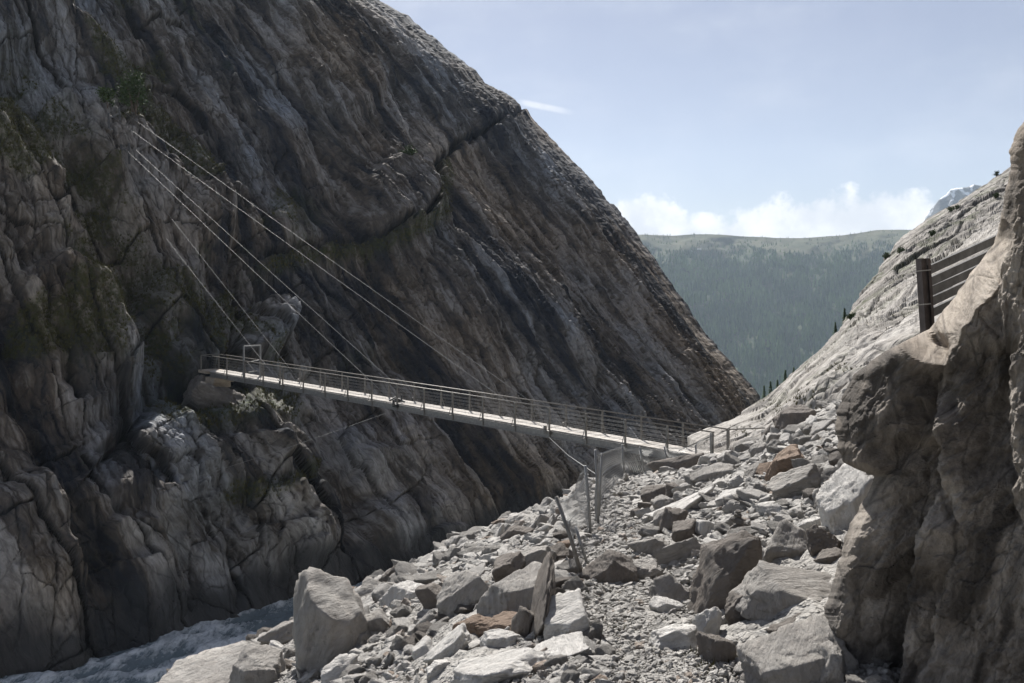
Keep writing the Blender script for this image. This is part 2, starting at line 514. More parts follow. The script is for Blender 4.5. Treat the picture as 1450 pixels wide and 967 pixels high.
def cliff():
    nr, nc, nb = 900, 660, 12
    py = np.linspace(-400, 1005, nr)[:, None] * np.ones((1, nc))
    S = interp(py[:, :1], SIL) + 4 * fbm(py[:, :1] / 22, py[:, :1] * 0, 3, 4)
    t = np.linspace(0, 1, nc)[None, :]
    px = -190 + (S + 190) * t
    D = plane_depth(px, py)
    d = (S - px)
    w = 85.
    k = np.clip(1 - d / w, 0, 1)
    D = D + 16 * (1 - np.sqrt(np.clip(1 - k * k, 0, 1)))
    rel = np.stack([(px - CX) / F * D, D, (HY - py) / F * D], -1) - PW
    # real ledges that stand out from the face: (top, brink, foot, left, right, metres)
    wx = px + 16 * fbm(px / 45, py / 45, 61, 3); wy = py + 9 * fbm(px / 40, py / 40, 63, 3)
    for y0, y1, y2, xa, xb, am in ((538, 584, 790, 196, 452, 4.9), (672, 700, 815, 322, 470, 1.8), (655, 690, 830, 60, 290, 2.0), (590, 612, 720, 480, 600, 1.4),
                                   (700, 722, 830, 480, 640, 1.2), (360, 392, 520, 20, 150, 1.0)):
        D = D - am * sstep(y0, y1, wy) * (1 - sstep(y1 + 10, y2, wy)) * sstep(xa, xa + 40, wx) * (1 - sstep(xb - 40, xb, wx))
    V = np.stack([(px - CX) / F * D, D, (HY - py) / F * D], -1)
    a = rel @ E1; b = rel @ E2
    wa = a + .8 * fbm(a / 30, b / 30, 41, 2) + .10 * fbm(a / .9, b / .9, 43, 2); wb = b + .8 * fbm(a / 30, b / 30, 57, 2) + .10 * fbm(a / .9, b / .9, 59, 2)
    p = .985 * wa + .17 * wb; q = -.985 * wb + .17 * wa
    left = 1 - sstep(330, 640, px - (py - 480) * .35)
    low = sstep(480, 640, py)
    h = 1.9 * fbm(p / 22, q / 60, 1, 2)
    s1, k1, i1 = joints(p, q, 4.6, 10., 5, 1.5, .9, .6, .12)
    s2, k2, i2 = joints(p + .3 * q, q, 1.7, 4.2, 9, .75, .45, .35, .07)
    s3, k3, i3 = slabs(p / .95, q / 2.2, 15, .34, .30, .22, .09)
    blocky = np.clip(.18 + .82 * left, 0, 1)
    patch = sstep(-.25, .35, fbm(p / 9, q / 14, 77, 3))
    s4, k4, i4 = slabs(p / 1.5, q / 13, 25, 1.0, .9, .6, .07)
    s5, k5, i5 = slabs(p / .55, q / 4.0, 27, .45, .45, .35, .10)
    h = h + (.4 + .8 * blocky) * (1.5 * facets(p / 4.4, q / 9.5, 141) + .62 * facets(p / 1.7, q / 4.2, 143)) + (.35 + .65 * blocky) * (.24 * facets(p / .7, q / 1.7, 145) + .10 * facets(p / .3, q / .7, 147))
    h = h + blocky * (.75 * s1 + .55 * s2 * (.25 + .75 * patch)) + (.25 + .55 * blocky) * patch * s3
    sf = 1 - .8 * left * sstep(520, 680, py)
    h = h + sf * (.55 - .25 * blocky) * .8 * s4 + sf * (.5 - .2 * blocky) * s5
    r1 = ridged(p / 2.3, q / 19, 21); r2 = ridged(p / .8, q / 8, 23)
    h = h + (1.0 - .8 * blocky) * .62 * r1 * sf + (.30 - .2 * blocky) * r2 * sf + sf * .08 * ridged(p / .33, q / 2.6, 29, 2) + .04 * fbm(p / .5, q / 1.3, 33, 3)
    # trail notch cut across the face
    tx = np.array(TRAIL)
    dt, st = polydist(px + 5 * fbm(px / 18, py / 18, 88, 3), py + 5 * fbm(px / 18, py / 18, 89, 3), TRAIL)
    trail = np.where(st > 0, 1, -1) * dt      # image y grows downward: positive = below
    lo = trail > 0
    fade = sstep(340, 390, px) * (1 - sstep(742, 760, px))
    notch = np.where(lo, .75 * np.exp(-(dt / 20) ** 2) - .2 * np.exp(-(dt / 3.) ** 2), -1.3 * np.exp(-((dt - 3) / 5.) ** 2) + .35 * np.exp(-((dt - 22) / 14) ** 2))
    h = h + fade * notch
    moss = np.zeros_like(px)
    dg, _ = polydist(px, py, GULLY)
    h = h - 2.4 * np.exp(-(dg / 34) ** 2)
    moss = np.maximum(moss, np.exp(-(dg / 36) ** 2) * (1 - sstep(560, 600, py)) * (.35 + .65 * sstep(-.3, .2, fbm(p / 3, q / 3, 93, 3))))
    dg2, _ = polydist(px, py, GULLY2)
    h = h - 1.2 * np.exp(-(dg2 / 22) ** 2)
    moss = np.maximum(moss, .8 * np.exp(-(dg2 / 26) ** 2))
    for pts, wd, am in CLEFTS:
        dc, sd = polydist(px + 8 * fbm(px / 40, py / 40, 8, 2), py, pts)
        h = h - am * np.exp(-(dc / wd * 1.3) ** 2) + sd * am * .35 * np.exp(-(dc / (wd * 4)) ** 2)
    for bx, by, rx, ry, rot, am in BUMPS:
        c_, s_ = math.cos(math.radians(rot)), math.sin(math.radians(rot))
        ux = ((px - bx) * c_ + (py - by) * s_) / rx; uy = (-(px - bx) * s_ + (py - by) * c_) / ry
        e = (np.abs(ux) ** 2.6 + np.abs(uy) ** 2.6)
        h = h + am * np.minimum(np.clip(1 - e, 0, 1) * 2.2, 1) * (.85 + .3 * ux)
    for L, wd, am in ((LEDGE, 22, .2), (LEDGE2, 10, .2)):
        dl, sl = polydist(px, py, L)
        h = h + am * np.exp(-(dl / wd) ** 2)
        moss = np.maximum(moss, .9 * np.exp(-(dl / wd * .9) ** 2))
    dt2 = np.where(lo, dt, 0)
    moss = np.maximum(moss, fade * .8 * np.exp(-((trail - 10) / 11) ** 2) * (px < 640))
    moss = np.maximum(moss, .85 * sstep(.2, .5, fbm(p / 7, q / 10, 91, 4)) * left * (1 - sstep(470, 560, py)))
    # rubble fan under the bridge end
    fan = np.exp(-(((px - 190) / 95) ** 2 + ((py - 640) / 48) ** 2))
    h = h + fan * (.5 * slabs(p / .8, q / .8, 61, .5, .9, .3, .1)[0] + .5)
    moss = moss * (1 - .75 * fan)
    # smoother, undercut rock at the water's edge
    zz = V[..., 2]
    near_w = sstep(-15.5, -19, zz)
    h = h * (1 - .6 * near_w) - .7 * near_w + .4 * np.sin(np.clip((zz + 20) / 5, 0, 1) * np.pi)
    edge = np.clip(d / 60, .35, 1)
    h = h * edge
    V = V + WN * h[..., None]
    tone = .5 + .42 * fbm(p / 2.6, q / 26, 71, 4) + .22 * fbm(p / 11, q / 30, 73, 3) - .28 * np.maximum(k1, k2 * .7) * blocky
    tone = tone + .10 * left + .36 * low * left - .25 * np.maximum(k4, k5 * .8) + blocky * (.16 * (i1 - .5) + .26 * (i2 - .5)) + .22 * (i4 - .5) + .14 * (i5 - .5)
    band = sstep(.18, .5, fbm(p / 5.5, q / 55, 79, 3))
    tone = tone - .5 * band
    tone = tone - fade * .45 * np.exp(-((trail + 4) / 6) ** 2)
    wet = np.clip(.88 * sstep(-16.6 , -18.4, zz + .9 * fbm(a / 3, b / 3, 95, 3)), 0, 1)
    ck = np.clip(np.maximum(blocky * np.maximum(k1, .8 * k2 * (patch > .2)), .35 * k4), 0, 1)
    attr = np.stack([np.clip(tone, 0, 1), np.clip(moss, 0, 1), wet, 1 - ck], -1)
    uv = np.stack([p, q], -1)
    # far side of the ridge, out of sight
    last = V[:, -1:, :]
    back = []
    for j in range(1, nb + 1):
        g = 1 + .05 * j ** 1.5
        bk = last * g; bk[..., 0] -= .10 * j * j; bk[..., 2] -= .5 * j * j * .3
        back.append(bk)
    V = np.concatenate([V] + back, 1)
    attr = np.concatenate([attr] + [attr[:, -1:]] * nb, 1)
    uv = np.concatenate([uv] + [uv[:, -1:] + np.array([[[j * 2., 0]]]) for j in range(1, nb + 1)], 1)
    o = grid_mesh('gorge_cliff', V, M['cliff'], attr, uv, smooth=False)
    tag(o, kind='structure')
    return V, attr, px, py


CV, CA, CPX, CPY = cliff()
print('cliff', time.time() - T0)


def cliff_at(px, py):
    i = np.argmin((CPX - px) ** 2 + (CPY - py) ** 2)
    r, c = divmod(i, CPX.shape[1])
    return CV[r, c].copy()


# ------------------------------------------------------------------ scree slope and path
XC = [(-8, .3), (4, .95), (7.6, 1.33), (12, 1.35), (15, 1.5), (19, 1.95), (26, 4.2), (32, 7.0), (35, 9.0), (38, 10.8), (46, 15), (60, 22)]
EDGE = [(-60, 44), (-20, 32), (-11, 28.8), (-6, 25.6), (-3.1, 24), (-.8, 22), (.75, 18.6), (1.25, 20), (2.2, 25), (6.2, 32.5), (7.9, 38.2), (11, 46), (22, 70)]


def beyond(X, Y):
    poly = EDGE + [(30, 400), (-400, 400), (-400, 44)]
    c = np.zeros(np.shape(X), bool)
    for (x0, y0), (x1, y1) in zip(poly, poly[1:] + poly[:1]):
        if y0 == y1: continue
        c ^= ((y0 > Y) != (y1 > Y)) & (X < (x1 - x0) * (Y - y0) / (y1 - y0) + x0)
    return c


def ground(X, Y):
    X = np.asarray(X, float); Y = np.asarray(Y, float)
    xc = interp(Y, XC)
    z = -2.15 - .115 * np.clip(Y, -2, 42) - .30 * sstep(20, 33, Y)
    r = np.maximum(X - xc - .55, 0)
    z = z + (.40 * r + .012 * r * r) * (-.2 + 1.2 * sstep(4, 10, Y))
    l = np.maximum(xc - .85 - X, 0)
    z = z - .5 * l * l / (l + .6)
    d, s = polydist(X, Y, EDGE)
    out = np.where(beyond(X, Y), d, 0)
    z = z - 1.2 * out * out / (out + .8)
    z = z - .42 * np.exp(-(((X - 1.86) / .22) ** 2 + ((Y - 6.75) / .3) ** 2))
    return np.maximum(z, RIVER_Z - 3)


def hit(px, py, D0=3.2, D1=62):
    D = np.arange(D0, D1, .04)
    X = (px - CX) / F * D; Z = (HY - py) / F * D
    g = ground(X, D)
    i = np.argmax(Z <= g)
    return D[i] if (Z <= g).any() else None


def scree():
    xs = np.concatenate([np.arange(-34, -9, .35), np.arange(-9, 9, .085), np.arange(9, 26, .25)])
    ys = np.concatenate([np.arange(-8, 3, .3), np.arange(3, 24, .085), np.arange(24, 64, .2)])
    X, Y = np.meshgrid(xs, ys)
    z = ground(X, Y)
    xc = interp(Y, XC)
    onp = np.exp(-((X - xc) / .75) ** 2)
    rough = 1 - .75 * onp
    s1, k1, i1 = slabs(X / .9, Y / .9, 3, .5, .5, .25, .1)
    s2, k2, i2 = slabs(X / .35, Y / .35, 4, .5, .5, .25, .1)
    z = z + rough * (.16 * fbm(X / 1.8, Y / 1.8, 5, 4) + .16 * s1 + .08 * s2) + .02 * s2 - .05
    V = np.stack([X, Y, z], -1)
    attr = np.stack([.5 + .5 * fbm(X / 2, Y / 2, 6, 3), 0 * X, 0 * X], -1)
    o = grid_mesh('scree_slope', V, M['ground'], np.clip(attr, 0, 1), flip=True)
    tag(o, kind='structure')
    # trodden path
    ys = np.arange(2.5, 38, .07); u = np.linspace(-1, 1, 22)
    Y, U = np.meshgrid(ys, u, indexing='ij')
    wd = interp(Y, [(2, .6), (8, .45), (14, .36), (20, .36), (30, .5), (38, .6)]) * (1 + .2 * fbm(Y / 1.3, np.sign(U) * 3 + Y * 0, 12, 3))
    X = interp(Y, XC) + U * wd + .12 * fbm(Y / 3, Y * 0, 14, 3)
    z = ground(X, Y) + .006 - .16 * np.abs(U) ** 4 + .03 * fbm(X / .3, Y / .3, 15, 4)
    o = grid_mesh('path', np.stack([X, Y, z], -1), M['path'], np.stack([0 * X + .5] * 3, -1), flip=True)
    tag(o, kind='structure')


scree()

# ------------------------------------------------------------------ river
def river():
    xs = np.arange(-75, 60, .28); ys = np.arange(18, 120, .28)
    X, Y = np.meshgrid(xs, ys)
    u = .682 * X + .731 * (Y - 70); v = .731 * X - .682 * (Y - 70)
    n = fbm(u / 4.5 + .8 * fbm(u / 3, v / 3, 4, 2), v / 1.7, 2, 5)
    n2 = ridged(u / 1.6, v / .8, 7)
    z = RIVER_Z + .28 * n + .14 * n2
    foam = np.clip(.42 + .65 * n + .22 * n2, 0, 1)
    keep = (v > -8) & (v < 34)
    V = np.stack([X, Y, z], -1)
    nr, nc = X.shape
    f = grid_faces(nr, nc).reshape(-1, 4)
    f = f[keep.reshape(-1)[f].all(1)][:, ::-1]
    used = np.unique(f); mp = np.zeros(nr * nc, int); mp[used] = np.arange(len(used))
    o = raw_mesh('river', V.reshape(-1, 3)[used], mp[f].ravel(), np.full(len(f), 4), M['water'],
                 attr=np.stack([foam] * 3, -1).reshape(-1, 3)[used])
    tag(o, kind='structure')


river()

# ------------------------------------------------------------------ bright slab hillside on the right bank
SSIL = [(170, 1560), (225, 1450), (240, 1428), (262, 1395), (298, 1338), (330, 1293), (350, 1268), (375, 1250), (400, 1236), (430, 1214), (450, 1200), (470, 1186), (500, 1160), (530, 1130), (556, 1104),
        (575, 1082), (592, 1050), (605, 1018), (622, 975), (650, 975), (700, 985), (760, 990)]


def slab():
    nr, nc, nb = 420, 420, 8
    py = np.linspace(175, 755, nr)[:, None] * np.ones((1, nc))
    S = interp(py[:, :1], SSIL) + 3.0 * fbm(py[:, :1] / 14, py[:, :1] * 0, 5, 4) * (py[:, :1] < 560)
    t = np.linspace(0, 1, nc)[None, :] ** 1.35
    px = S + (1640 - S) * t
    inv = -.0638 + 3.79e-5 * px + 8.24e-5 * py
    D = 1 / np.maximum(inv, .0062)
    D = D * (1 + .10 * sstep(530, 600, py))
    d = px - S
    k = np.clip(1 - d / 40., 0, 1)
    D = D + (4 + .03 * D) * (1 - np.sqrt(np.clip(1 - k * k, 0, 1)))
    # the upper, farther shoulder sits behind a crease
    crease = interp(px, [(1080, 590), (1130, 540), (1190, 488), (1250, 440), (1310, 392), (1390, 335), (1450, 290), (1640, 150)])
    up = sstep(-10, 16, crease - py)
    D = D * (1 + .13 * up + .0012 * np.clip(crease - py, 0, 200))
    V = np.stack([(px - CX) / F * D, D, (HY - py) / F * D], -1)
    nrm = np.array([-.42, -.08, .90]); nrm /= np.linalg.norm(nrm)
    sdir = np.array([.78, .48, .38]); sdir /= np.linalg.norm(sdir)      # long joints climbing to the right
    cdir = np.cross(nrm, sdir)
    sc_ = 1.0
    q = V @ sdir; p = V @ cdir
    wp = p + .9 * fbm(q / 14, p / 8, 3, 3)
    r1 = ridged(wp / 3.2, q / 22, 3); r2 = ridged(wp / 1.1, q / 8, 5)
    s1, k1, i1 = slabs(wp / 3.5, q / 11, 8, .8, .9, .5, .06)
    s2, k2, i2 = slabs(wp / 1.2, q / 3.5, 18, .4, .4, .3, .08)
    rugged = .22 + .8 * up
    h = .5 * fbm(wp / 7, q / 20, 9, 3) + .42 * r1 * rugged + .16 * r2 + rugged * (.55 * s1 + .3 * s2) + .05 * fbm(p / .4, q / .8, 10, 3)
    h = h + rugged * (.5 * facets(wp / 3.2, q / 8, 41) + .22 * facets(wp / 1.2, q / 3, 43)) + .05 * facets(wp / .45, q / 1.1, 45)
    seams = 0
    for pts in ([(1090, 575), (1180, 510), (1300, 425), (1400, 350)], [(1110, 590), (1200, 525), (1320, 470)], [(1150, 585), (1190, 545), (1260, 500)], [(1230, 455), (1330, 400)]):
        ds, sd = polydist(px, py + 3 * fbm(px / 30, py / 30, 4, 2), pts)
        h = h - .28 * np.exp(-(ds / 4.5) ** 2) - sd * .07 * np.exp(-(ds / 18) ** 2)
        seams = np.maximum(seams, np.exp(-(ds / 7) ** 2))
    h = h * np.clip(d / 30, .4, 1)
    V = V + nrm * h[..., None]
    tone = .62 + .42 * fbm(wp / 1.2, q / 14, 31, 4) + .15 * fbm(wp / 6, q / 18, 33, 3) - .25 * up - .3 * seams * 0 - .3 * np.maximum(k1, k2) * rugged
    moss = .9 * up * sstep(.0, .4, fbm(wp / 2.5, q / 5, 37, 4)) + .55 * seams * sstep(0., .4, fbm(wp / 2, q / 2, 39, 3))
    attr = np.clip(np.stack([tone, moss, 0 * tone, 1 - np.clip(rugged * np.maximum(k1, .7 * k2), 0, .9)], -1), 0, 1)
    uv = np.stack([p, q], -1)
    first = V[:, :1]
    back = []
    for j in range(nb, 0, -1):
        g = 1 + .05 * j ** 1.4
        bk = first * g; bk[..., 0] += .08 * j * j; bk[..., 2] -= .12 * j * j
        back.append(bk)
    V2 = np.concatenate(back + [V], 1)
    attr = np.concatenate([attr[:, :1]] * nb + [attr], 1)
    uv = np.concatenate([uv[:, :1] - j for j in range(nb, 0, -1)] + [uv], 1)
    tag(grid_mesh('rock_slope', V2, M['slab'], attr, uv, smooth=False), kind='structure')
    return V, attr, px, py


SV, SA, SPX, SPY = slab()


def slab_at(px, py):
    i = np.argmin((SPX - px) ** 2 + (SPY - py) ** 2)
    r, c = divmod(i, SPX.shape[1])
    return SV[r, c].copy()


# ------------------------------------------------------------------ overhanging rock wall, near right
WSIL = [(-60, 1475), (100, 1462), (170, 1451), (182, 1442), (215, 1428), (238, 1432), (262, 1424), (300, 1417), (340, 1408), (358, 1396), (385, 1376), (420, 1350), (450, 1326), (466, 1312), (478, 1290), (492, 1262),
        (510, 1232), (530, 1209), (555, 1194), (585, 1184), (615, 1184), (640, 1188), (655, 1197), (668, 1222), (674, 1236), (690, 1233), (715, 1222), (745, 1213), (790, 1202), (830, 1190), (870, 1178),
        (890, 1174), (915, 1184), (940, 1192), (967, 1199), (1060, 1212)]


def wall():
    nr, nc, nb = 560, 330, 10
    py = np.linspace(-60, 1060, nr)[:, None] * np.ones((1, nc))
    S = interp(py[:, :1], WSIL) + 3.0 * fbm(py[:, :1] / 18, py[:, :1] * 0, 15, 4) - 12 * sstep(690, 760, py[:, :1])
    t = np.linspace(0, 1, nc)[None, :] ** 1.15
    px = S + (1660 - S) * t
    inv = .146 + 1.2e-4 * (px - 1190) - .02e-4 * (py - 940)
    D = 1 / inv
    d = px - S
    k = np.clip(1 - d / 34., 0, 1)
    D = D + (.2 + .3 * sstep(300, 460, py)) * (1 - np.sqrt(np.clip(1 - k * k, 0, 1)))
    # stepped ribs whose left flanks catch the sun
    for pts, am in (([(1322, 610), (1340, 660), (1314, 740), (1292, 830), (1270, 900), (1256, 990)], .12), ([(1334, 612), (1348, 690), (1364, 750)], .12),
                    ([(1352, 800), (1332, 842), (1324, 872)], .1), ([(1450, 470), (1424, 580), (1440, 690)], .16), ([(1332, 505), (1350, 560), (1362, 600)], .16), ([(1418, 330), (1436, 420), (1440, 480)], .1)):
        jx = px + 6 * fbm(px / 22, py / 22, 19, 3)
        dc, sd = polydist(jx, py, pts)
        y0, y1 = pts[0][1], pts[-1][1]
        D = D + 1.0 * am * .5 * (1 + np.tanh(sd * dc / 4.)) * np.exp(-(dc / 75) ** 2) * sstep(y0 - 6, y0 + 30, py) * (1 - sstep(y1 - 40, y1 + 5, py))
    # the sunlit shoulder under the boards leans back
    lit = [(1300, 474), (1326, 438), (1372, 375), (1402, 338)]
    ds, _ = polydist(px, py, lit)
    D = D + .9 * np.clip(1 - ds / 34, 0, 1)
    V = np.stack([(px - CX) / F * D, D, (HY - py) / F * D], -1)
    nrm = np.array([-.75, -.62, .22]); nrm /= np.linalg.norm(nrm)
    p = (px + .33 * py) * .0075; q = (py - .33 * px) * .0075          # metres, roughly
    wp = p + .25 * fbm(p / .9, q / 1.4, 2, 3)
    s1, k1, i1 = joints(wp, q, 1.3, 2.6, 8, .10, .12, .05, .012)
    s2, k2, i2 = joints(wp + .5 * q, q, .4, 1.0, 18, .04, .06, .02, .008)
    pf = p + .25 * q; qf = q - .25 * p
    h = .20 * facets(pf / 1.5, qf / 3.2, 3) + .09 * facets(pf / .55, qf / 1.4, 5) + .05 * facets(pf / .19, qf / .5, 7) + .028 * facets(pf / .075, qf / .14, 9)
    h = h + .35 * s1 + .2 * s2 + .012 * fbm(p / .12, q / .16, 6, 3) + .006 * fbm(p / .035, q / .035, 7, 2)
    # ribs and undercuts of the main face
    for pts, wd, am, sh in (([(1318, 478), (1308, 540), (1318, 600), (1300, 700), (1285, 800), (1262, 967)], 16, -.04, -.03),
                            ([(1325, 600), (1338, 660), (1312, 740), (1290, 830), (1268, 900), (1255, 990)], 9, .0, -.11),
                            ([(1332, 610), (1345, 690), (1362, 745)], 8, .0, -.08),
                            ([(1350, 800), (1330, 840), (1322, 870)], 7, .0, -.07),
                            ([(1420, 300), (1400, 420), (1425, 540), (1445, 680)], 16, -.10, -.05),
                            ([(1450, 470), (1420, 580), (1440, 700)], 12, .0, -.09),
                            ([(1310, 905), (1285, 967)], 9, -.10, -.04),
                            ([(1240, 672), (1300, 560), (1312, 480)], 14, -.10, -.05)):
        dc, sd = polydist(px + 5 * fbm(px / 25, py / 25, 9, 3), py, pts)
        h = h + am * np.exp(-(dc / wd) ** 2) + sh * np.tanh(sd * dc / 4.) * np.exp(-(dc / (wd * 5)) ** 2)
    V = V + nrm * (h * np.clip(d / 30, .12, 1))[..., None]
    tone = .56 + .42 * fbm(wp / .3, q / 1.6, 31, 5) + .42 * fbm(wp / 1.4, q / 2, 33, 3) - .25 * sstep(.25, .5, fbm(wp / .5, q / 3.5, 37, 3)) + .25 * (i1 - .5) + .15 * (i2 - .5)
    tone = tone + .25 * np.exp(-(ds / 26) ** 2) - .04 - .12 * (px < 1300) * (py > 470)  # sun on the shoulder and shade on the left block put into the tone
    attr = np.clip(np.stack([tone, 0 * tone, 0 * tone], -1), 0, 1)
    uv = np.stack([p, q], -1)
    first = V[:, :1]
    back = []
    for j in range(nb, 0, -1):
        g = 1 + .03 * j ** 1.5
        bk = first * g; bk[..., 0] += .025 * j * j
        back.append(bk)
    V2 = np.concatenate(back + [V], 1)
    attr = np.concatenate([attr[:, :1]] * nb + [attr], 1)
    uv = np.concatenate([uv[:, :1] - .1 * j for j in range(nb, 0, -1)] + [uv], 1)
    tag(grid_mesh('rock_wall', V2, M['wall'], attr, uv, smooth=False), kind='structure')


wall()
print('walls', time.time() - T0)

# ------------------------------------------------------------------ far valley side, forest, snowy peak
RIDGE = [(-200, 300), (600, 318), (860, 330), (915, 333), (950, 334), (1000, 331), (1060, 333), (1100, 337), (1140, 337), (1200, 332), (1240, 327), (1290, 325), (1400, 318), (1800, 290), (2600, 260)]


def hill_pt(px, t):
    """t 0 at the valley floor, 1 at the ridge"""
    D = 1500 + 1150 * t + 70 * fbm(px / 110, t * 3, 5, 4)
    zr = (HY - interp(px, RIDGE)) / F * (1500 + 1150)
    z = -330 + (zr + 330) * (t ** .85) + 22 * fbm(px / 70, t * 6, 7, 4) * np.sin(np.clip(t, 0, 1) * np.pi) + 5 * fbm(px / 12, t * 30, 8, 3) * (t < .97)
    X = (px - CX) / F * D
    return X, D, z


def far_hill():
    pxs = np.linspace(-250, 2650, 520); ts = np.linspace(0, 1, 150)
    PX, TT = np.meshgrid(pxs, ts)
    X, D, z = hill_pt(PX, TT)
    nb = 6
    rows = [np.stack([X, D, z], -1)]
    for j in range(1, nb + 1):
        rows.append(np.stack([X[-1:], D[-1:] + 120. * j, z[-1:] - 10. * j * j], -1))
    V = np.concatenate(rows, 0)
    m = sstep(.78, .90, TT + .05 * fbm(PX / 60, TT * 8, 9, 3)) * .8
    m = np.concatenate([m] + [m[-1:]] * nb, 0)
    tag(grid_mesh('far_hill', V, M['meadow'], np.stack([m, m, m], -1), flip=True), kind='structure')


far_hill()


def forest():
    n = 26000
    px = rng.uniform(880, 1330, n * 2); t = rng.uniform(.0, 1.0, n * 2)
    dens = .95 - .95 * sstep(.82, .97, t + .08 * fbm(px / 60, t * 8, 9, 3)) + .05
    dens = dens * (.25 + .75 * sstep(-.25, .2, fbm(px / 26, t * 16, 19, 3)))
    dens = np.where(t > .985, .12, dens)
    k = rng.uniform(0, 1, n * 2) < dens
    px = px[k][:n]; t = t[k][:n]
    X, D, z = hill_pt(px, t)
    n = len(X)
    hgt = rng.uniform(8, 24, n) * (1 - .6 * sstep(.68, .95, t))
    rad = hgt * rng.uniform(.15, .25, n)
    # two stacked cones of six sides, uneven
    ns = 6; vs = []; fs = []
    for tier, (z0, z1, r) in enumerate(((.06, .68, 1.0), (.42, 1.0, .68))):
        base = len(vs)
        for s in range(ns): vs.append((math.cos(s * 2 * math.pi / ns) * r * (1 if s % 2 else .72), math.sin(s * 2 * math.pi / ns) * r * (1 if s % 2 else .72), z0 + (.03 if s % 2 else -.02)))
        vs.append((0, 0, z1))
        for s in range(ns): fs.append((base + s, base + (s + 1) % ns, base + ns))
    vs = np.array(vs); fs = np.array(fs)
    a = rng.uniform(0, 6.28, n)
    ca, sa = np.cos(a), np.sin(a)
    VX = X[:, None] + rad[:, None] * (ca[:, None] * vs[None, :, 0] - sa[:, None] * vs[None, :, 1])
    VY = D[:, None] + rad[:, None] * (sa[:, None] * vs[None, :, 0] + ca[:, None] * vs[None, :, 1])
    VZ = z[:, None] - 1 + hgt[:, None] * vs[None, :, 2]
    V = np.stack([VX, VY, VZ], -1).reshape(-1, 3)
    Fc = (fs[None] + (np.arange(n) * len(vs))[:, None, None]).reshape(-1)
    tone = np.clip(rng.normal(.36, .2, n) + .5 * fbm(px / 45, t * 9, 29, 4), 0, 1)
    at = np.repeat(tone, len(vs))[:, None] * np.ones((1, 3))
    o = raw_mesh('forest', V, Fc, np.full(len(Fc) // 3, 3), M['forest'], attr=at, smooth=False)
    tag(o, kind='stuff')
    o['label'] = 'conifer forest covering the hazy far side of the valley'; o['category'] = 'forest'


forest()


def peak():
    pxs = np.linspace(1180, 1900, 200); v = np.linspace(0, 1, 60)
    PX, VV = np.meshgrid(pxs, v)
    top = interp(PX, [(1180, 400), (1290, 345), (1320, 292), (1330, 283), (1338, 275), (1348, 267), (1362, 266), (1375, 264), (1390, 262), (1440, 240), (1550, 250), (1900, 330)]) + 4 * fbm(PX / 14, PX * 0, 3, 4)
    D = 2800 + 300 * VV
    ztop = (HY - top) / F * 3100
    z = -100 + (ztop + 100) * VV ** 1.1 + 45 * ridged(PX / 26, VV * 3, 5) * np.sin(VV * np.pi)
    V = np.stack([(PX - CX) / F * D, D, z], -1)
    V = np.concatenate([V, V[-1:] + np.array([0, 120., -160.])], 0)
    sn = .05 + .5 * ridged(PX / 18 + VV * 2.5, VV * 5, 9) + .3 * (VV - .8)
    sn = np.concatenate([sn, sn[-1:]], 0)
    tag(grid_mesh('far_mountain', V, M['peak'], np.clip(np.stack([sn] * 3, -1), 0, 1), flip=True), kind='structure')


peak()
# one sheet of land under everything, down in the valley and out to the horizon
gx = np.linspace(-3400, 5600, 80); gy = np.linspace(-1500, 3300, 80)
GX, GY = np.meshgrid(gx, gy)
tag(grid_mesh('ground', np.stack([GX, GY, -331 + 12 * fbm(GX / 900, GY / 900, 3, 3)], -1), M['meadow'], np.zeros((80, 80, 3)), flip=True), kind='structure')


def hut(px, t, s, label):
    X, D, z = [float(k) for k in hill_pt(np.array([px]), np.array([t]))]
    r = thing('mountain_hut', (X, D, z), label, 'hut', 'huts on the far hillside')
    MB().box((X, D, z + 2.2 * s), (6 * s, 0, 0), (0, 4 * s, 0), (0, 0, 2.6 * s)).build('wall', M['white_wall'], r)
    b = MB(); zt = z + 4.8 * s
    for sg in (-1, 1):
        b.box((X, D + sg * 2.2 * s, zt + 1.0 * s), (6.6 * s, 0, 0), (0, 2.5 * s, -sg * 1.1 * s), (0, .08, .16))
    b.build('roof', M['roof'], r)


hut(990, .885, .9, 'small white hut high on the far hillside above the forest')
hut(979, .880, .6, 'tiny white hut left of the larger hut on the far hillside')

# ------------------------------------------------------------------ rocks
_ico = {}


def ico(n):
    if n not in _ico:
        bm = bmesh.new(); bmesh.ops.create_icosphere(bm, subdivisions=n, radius=1)
        bm.verts.ensure_lookup_table()
        v = np.array([x.co for x in bm.verts]); f = np.array([[k.index for k in x.verts] for x in bm.faces]); bm.free()
        _ico[n] = (v / np.linalg.norm(v, axis=1)[:, None], f)
    return _ico[n]


